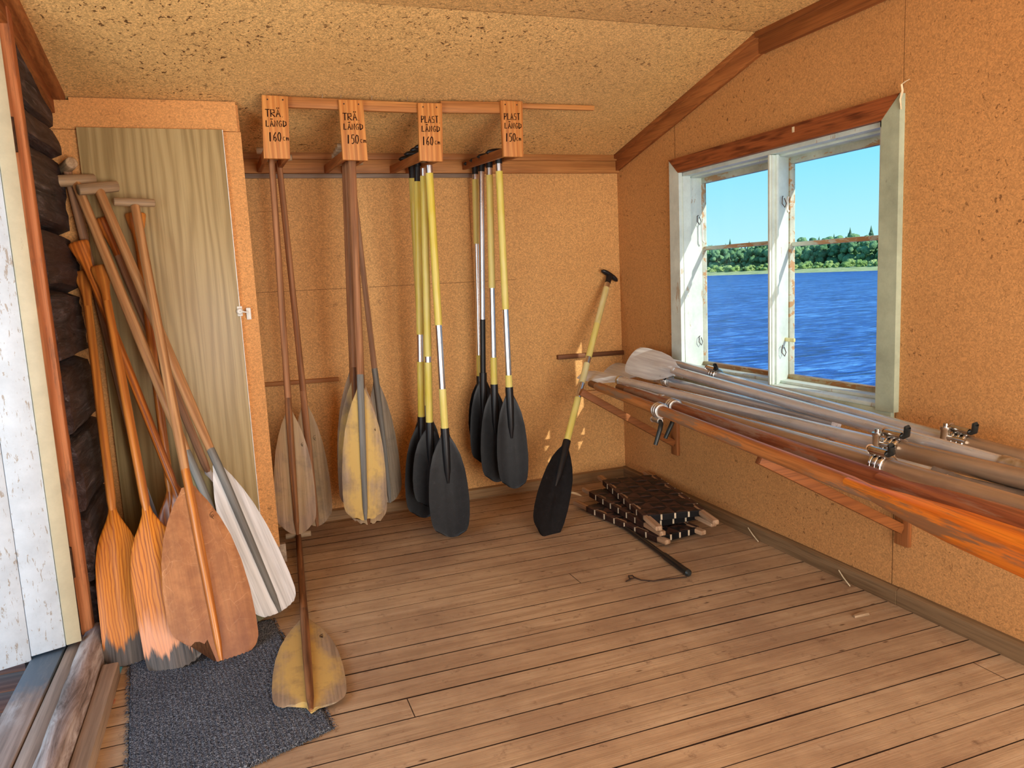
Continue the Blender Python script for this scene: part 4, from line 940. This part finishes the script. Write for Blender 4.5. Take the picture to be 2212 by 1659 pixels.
def pre(root, xs, X):
    c = X(1891, 1002, ZO); e = xs[-1] + .35
    obj('shaft', MB().tube([(0, 0, 0), (.4, 0, 0), (c, 0, 0)], .0205, 18), M['loom_brown'], root, True, 60)
    obj('loom', MB().tube([(c, 0, 0), (c + .03, 0, 0), (e, 0, 0)], [.0235, .0245, .0245], 18), M['loom_brown'], root, True, 60)
    oarblade(root, .03, -.42, .07, 'alu_blade', .1, .006)
    oarlock(root, X(1900, 1004, ZO), .024, ang=.3, pin=.03)
oar('aluminium oar lying lowest, next behind the two orange oars', PE, GA, pre)
PD = oarpath([(1343, 822), (1416, 841), (1521, 867), (1626, 893), (1765, 930), (1891, 962), (2006, 979), (2112, 1009), (2212, 1038)], ZO + .004)
def prd(root, xs, X):
    c = X(1925, 971, ZO); e = xs[-1] + .35
    obj('shaft', MB().tube([(-.02, 0, 0), (.4, 0, 0), (c, 0, 0)], .0215, 18), M['alu_oar'], root, True, 60)
    obj('loom', MB().tube([(c, 0, 0), (c + .03, 0, 0), (e, 0, 0)], [.0235, .0255, .0255], 18), M['loom_brown'], root, True, 60)
    obj('collar', MB().tube([(-.008, 0, 0), (.008, 0, 0)], .0245, 18), M['chrome'], root, True, 60)
    oarblade(root, 0, -.40, .07, 'alu_blade', .2, .006)
    oarlock(root, X(1928, 972, ZO), .024, ang=.15, pin=.03, post=True)
oar('aluminium oar in the middle with a bright upright oarlock near the window corner', PD, GA, prd)
PC = oarpath([(1400, 812), (1442, 824), (1573, 859), (1760, 903)], ZO + .002)
def prc(root, xs, X):
    e = xs[-1] + .12
    obj('shaft', MB().tube([(-.10, 0, 0), (.4, 0, 0), (e, 0, 0)], .0200, 18), M['alu_oar'], root, True, 60)
    oarblade(root, -.06, -.52, .062, 'alu_blade', .5, .006)
    oarlock(root, X(1448, 824, ZO), .0205, ang=1.0, pin=.02)
oar('aluminium oar with a dark oarlock below the big pale blade', PC, GA, prc)
PBo = [at(x, y, 'Z', z) for x, y, z in ((1463, 806, .705), (1573, 832, .697), (1652, 852, .690), (1760, 882, .682), (1927, 941, .668), (2051, 974, .658), (2188, 1003, .648))]
def prb(root, xs, X):
    e = xs[-1]
    obj('shaft', MB().tube([(-.05, 0, 0), (.4, 0, 0), (e, 0, 0)], .0200, 18), M['alu_oar'], root, True, 60)
    obj('end_collar', MB().tube([(e, 0, 0), (e + .02, 0, 0), (e + .09, 0, 0)], [.023, .023, .020], 18), M['nail'], root, True, 60)
    oarblade(root, -.02, -.52, .080, 'alu_blade', .95, .006)
oar('aluminium oar with the large pale blade standing up in the corner left of the window', PBo, GA, prb)
PA = [at(x, y, 'X', X_) for x, y, X_ in ((1395, 765, -.05), (1547, 812, -.052), (1760, 869, -.058), (1891, 912, -.068), (1982, 932, -.085), (2074, 953, -.10), (2212, 980, -.115))]
def pra(root, xs, X):
    c = xs[5]; e = xs[-1] + .35
    obj('shaft', MB().tube([(-.10, 0, 0), (.3, 0, 0), (xs[1], 0, 0)], .0200, 18), M['alu_oar'], root, True, 60)
    obj('shaft', MB().tube([(xs[1], 0, 0), (xs[1] + .06, 0, 0), (c, 0, 0)], [.0200, .0165, .0185], 18), M['alu_oar'], root, True, 60)
    obj('loom', MB().tube([(c, 0, 0), (c + .04, 0, 0), (e, 0, 0)], [.021, .0245, .0245], 18), M['loom_brown'], root, True, 60)
    oarlock(root, xs[1], .0205, ang=.6, pin=.02); oarlock(root, c, .021, ang=.2, pin=.03, post=True)
oar('aluminium oar lying closest to the wall under the window sill, with two oarlocks', PA, GA, pra)

PG = oarpath([(1850, 978), (1891, 990), (2054, 1034), (2212, 1076)], .618)
def prg(root, xs, X):
    xt = xs[2] - .05
    obj('shaft', MB().tube([(-.5, 0, 0), (0, 0, 0), (xt + .05, 0, 0)], .0165, 18), M['alu_oar'], root, True, 60)
    oarblade(root, xt, xt + .46, .055, 'dull_blade', .25, .005)
oar('oar of which only a dull grey blade shows between two thick looms at the right', PG, GA, prg)

# ------------------------------------------------------------------ woven seats and black pole on the floor
M['web_brown'] = plain('brown_webbing', (74, 50, 40), .6, .3, 0, .2, 40); M['web_black'] = plain('black_webbing', (28, 24, 24), .55, .35, 0, .2, 40)
M['seat_wood'] = wood('bare_seat_rail', (200, 164, 128), (152, 114, 82), 'X', 12, .4)
M['staple'] = plain('pale_webbing_edge', (206, 186, 156), .5, .3)
def seat(label, a, b, width, z, t0=.13, t1=.82):
    """canoe bench seat: two long rails, two cross rails, woven straps"""
    a = Vector(a); b = Vector(b); d = (b - a).normalized(); L = (b - a).length; y = Vector((0, 0, 1)).cross(d).normalized()
    Mx = Matrix(((d.x, y.x, 0, a.x), (d.y, y.y, 0, a.y), (0, 0, 1, z), (0, 0, 0, 1)))
    root = thing('canoe_seat', label, 'seat', Mx, 'woven canoe seats stacked on the floor')
    for k in (0, 1):
        obj('rail', MB().box((0, k * width - .016, -.011), (L, k * width + .016, .011), 0, .006), M['seat_wood'], root, True)
    for x in (t0 * L, t1 * L):
        obj('cross_rail', MB().box((x - .012, .016, -.010), (x + .012, width - .016, .010), 0, .003), M['seat_wood'], root, True)
    n = 7; m_ = 4; x0 = t0 * L - .01; x1 = t1 * L + .01; sw = (x1 - x0) / n
    wb_ = MB()
    for i in range(n):                                                   # straps round the long rails
        xa, xb = x0 + i * sw + .004, x0 + (i + 1) * sw - .004; pts = []
        K = 2 * m_ * 3
        for q in range(K + 1):
            u = q / K; yy = -.018 + (width + .036) * u; ph = math.sin((u * m_ + .0) * PI * 1.0 + i * PI); pts.append((yy, .0125 + .0022 * ph))
        prof_ = [(-.018, -.013)] + [(p_[0], p_[1]) for p_ in pts] + [(width + .018, -.013)]
        v0 = [Vector((xa, p_[0], p_[1])) for p_ in prof_]; v1 = [Vector((xb, p_[0], p_[1])) for p_ in prof_]
        v0b = [Vector((xa, p_[0], p_[1] - .0016)) for p_ in prof_]; v1b = [Vector((xb, p_[0], p_[1] - .0016)) for p_ in prof_]
        wb_.loft([[p0, p1, q1, q0] for p0, p1, q1, q0 in zip(v0, v1, v1b, v0b)])
    obj('webbing', wb_, M['web_brown'], root, True, 50)
    wb_ = MB(); sh2 = width / m_
    for j in range(m_):
        ya, yb = j * sh2 + .004, (j + 1) * sh2 - .004; K = n * 4; prof_ = [(x0 - .006, -.013)]
        for q in range(K + 1):
            u = q / K; prof_.append((x0 - .006 + (x1 - x0 + .012) * u, .0125 + .0026 * math.sin(u * n * PI + j * PI)))
        prof_.append((x1 + .006, -.013))
        wb_.loft([[Vector((p_[0], ya, p_[1])), Vector((p_[0], yb, p_[1])), Vector((p_[0], yb, p_[1] - .0016)), Vector((p_[0], ya, p_[1] - .0016))] for p_ in prof_])
    obj('webbing', wb_, M['web_black'], root, True, 50)
    for i in range(1, n):
        x = x0 + i * sw
        for yy in (-.0175, width + .0175): obj('strap_gap', MB().box((x - .0035, yy - .002, -.012), (x + .0035, yy + .002, .013)), M['staple'], root, True)
    for j in range(1, m_): obj('strap_gap', MB().box((x1 + .004, j * sh2 - .004, -.012), (x1 + .008, j * sh2 + .004, .012)), M['staple'], root, True)
    return root
z3 = .092
a_ = at(1296, 1030, 'Z', z3); b_ = at(1424, 1142, 'Z', z3)
seat('topmost woven canoe seat of the pile, brown straps facing up', a_, b_, .255, z3)
a2 = at(1262, 1055, 'Z', .060); b2 = at(1432, 1153, 'Z', .058)
seat('middle woven canoe seat of the pile, mostly hidden under the topmost one', a2, b2, .255, .058)
a3 = at(1243, 1085, 'Z', .024); b3 = at(1398, 1152, 'Z', .024)
d3 = (b3 - a3).normalized()
seat('lowest woven canoe seat of the pile, its black strapped edge nearest the black paddle', a3, a3 + d3 * .72, .20, .024, .18, .92)
pa = at(1336, 1128, 'Z', .014); pb = at(1487, 1238, 'Z', .014)
pole = thing('pole', 'black pole with a cord lying on the floor in front of the woven seats', 'pole', pa)
obj('rod', MB().tube([pa, pa.lerp(pb, .3), pa.lerp(pb, .68), pa.lerp(pb, .70), pa.lerp(pb, .97)], [.010, .010, .010, .0135, .0135], 14), M['black_rubber'], pole)
obj('end_knob', MB().tube([pa.lerp(pb, .965), pa.lerp(pb, 1.0), pa.lerp(pb, 1.012)], [.0145, .0145, .008], 14), M['dark_iron'], pole)
obj('clamp', MB().tube([pa.lerp(pb, .0), pa.lerp(pb, .05)], [.018, .016], 12), M['black_rubber'], pole)
cp = [at(x, y, 'Z', .005) for x, y in ((1484, 1246), (1450, 1250), (1412, 1255), (1385, 1253), (1370, 1247), (1366, 1243), (1358, 1244), (1360, 1250), (1370, 1249), (1362, 1251), (1352, 1256))]
obj('cord', MB().tube(cp, .0025, 6), M['cord'], pole)

# ------------------------------------------------------------------ doormat and small litter
t = NT('doormat_pile', .95, .05)
nn = t.noise(t.co, 330, 2, .7); n2 = t.noise(t.scale((110, 260, 1)), 1, 2); n5 = t.noise(t.co, 5, 3)
c = t.ramp(t.math('ADD', t.math('MULTIPLY', nn, .7), t.math('MULTIPLY', n2, .3)), [(.38, lin((26, 28, 33))), (.5, lin((74, 79, 88))), (.62, lin((160, 164, 168)))])
t.color(t.mix(t.ramp(n5, [(.4, .2), (.6, 0.0)]), c, lin((40, 42, 50)))); t.bump(nn, .8, .004); M['mat'] = t.m
TL, TR, BR, BL = Vector((-2.478, -1.13, 0)), Vector((-2.02, -1.10, 0)), Vector((-1.903, -1.880, 0)), Vector((-2.385, -2.06, 0))
mb = MB(); NX, NY = 120, 200; top = []; rm = random.Random(5)
for j in range(NY + 1):
    v = j / NY; row = []
    for i in range(NX + 1):
        u = i / NX; p_ = TL.lerp(TR, u).lerp(BL.lerp(BR, u), v)
        e_ = min(u, 1 - u) * NX; e2 = min(v, 1 - v) * NY; edge = min(e_, e2)
        z = .0095 + .0025 * mnoise.noise(Vector((p_.x * 120, p_.y * 120, 0))) + .0012 * math.sin(i * 1.9) + rm.uniform(-.0008, .0008)
        if edge < 1: z = .002
        row.append(Vector((p_.x + (rm.uniform(-.003, .003) if edge < 2 else 0), p_.y + (rm.uniform(-.003, .003) if edge < 2 else 0), z)))
    top.append(row)
W_ = NX + 1
mb.add([p_ for r in top for p_ in r], [[j * W_ + i, j * W_ + i + 1, (j + 1) * W_ + i + 1, (j + 1) * W_ + i] for j in range(NY) for i in range(NX)])
def hair(p_, dv, l):
    mb.tube([p_, p_ + dv * l * .5 + Vector((0, 0, .004)), p_ + dv * l], [.0009, .0008, .0004], 4)
for k in range(240):
    v = rm.random(); p_ = TL.lerp(BL, v); hair(p_ + Vector((0, 0, .005)), Vector((-1, rm.uniform(-.8, .8), -.1)).normalized(), rm.uniform(.006, .016))
    p_ = TR.lerp(BR, v); hair(p_ + Vector((0, 0, .005)), Vector((1, rm.uniform(-.8, .8), -.1)).normalized(), rm.uniform(.004, .012))
    p_ = BL.lerp(BR, v); hair(p_ + Vector((0, 0, .005)), Vector((rm.uniform(-.8, .8), -1, -.1)).normalized(), rm.uniform(.004, .012))
tag(obj('doormat', mb, M['mat'], angle=180, recalc=False), 'dark grey looped doormat on the floor beside the door sill', 'doormat')
for (q, lb) in ((((1616, 1140), (1626, 1155), (1638, 1170)), 'pale straw lying on the baseboard right behind the woven seats'), (((1812, 1232), (1822, 1248), (1836, 1266)), 'pale straw lying on the baseboard below the right bracket')):
    tag(obj('straw', MB().tube([at(q[0][0], q[0][1], 'X', -.030), at(q[1][0], q[1][1], 'X', -.040), at(q[2][0], q[2][1], 'Z', .004)], .0022, 6), M['straw']), lb, 'straw', 'straws by the baseboard')
p_ = at(1858, 1328, 'Z', .004); mb = MB(); mb.hexa([p_ + Vector(v) for v in ((-.03, -.008, -.003), (.03, -.012, -.003), (.026, .012, -.003), (-.024, .008, -.003), (-.028, -.006, .004), (.028, -.01, .006), (.022, .008, .007), (-.022, .006, .003))], 0, .001)
tag(obj('wood_chip', mb, M['grey_dowel']), 'grey splinter of wood lying on the floor near the right baseboard', 'wood chip')
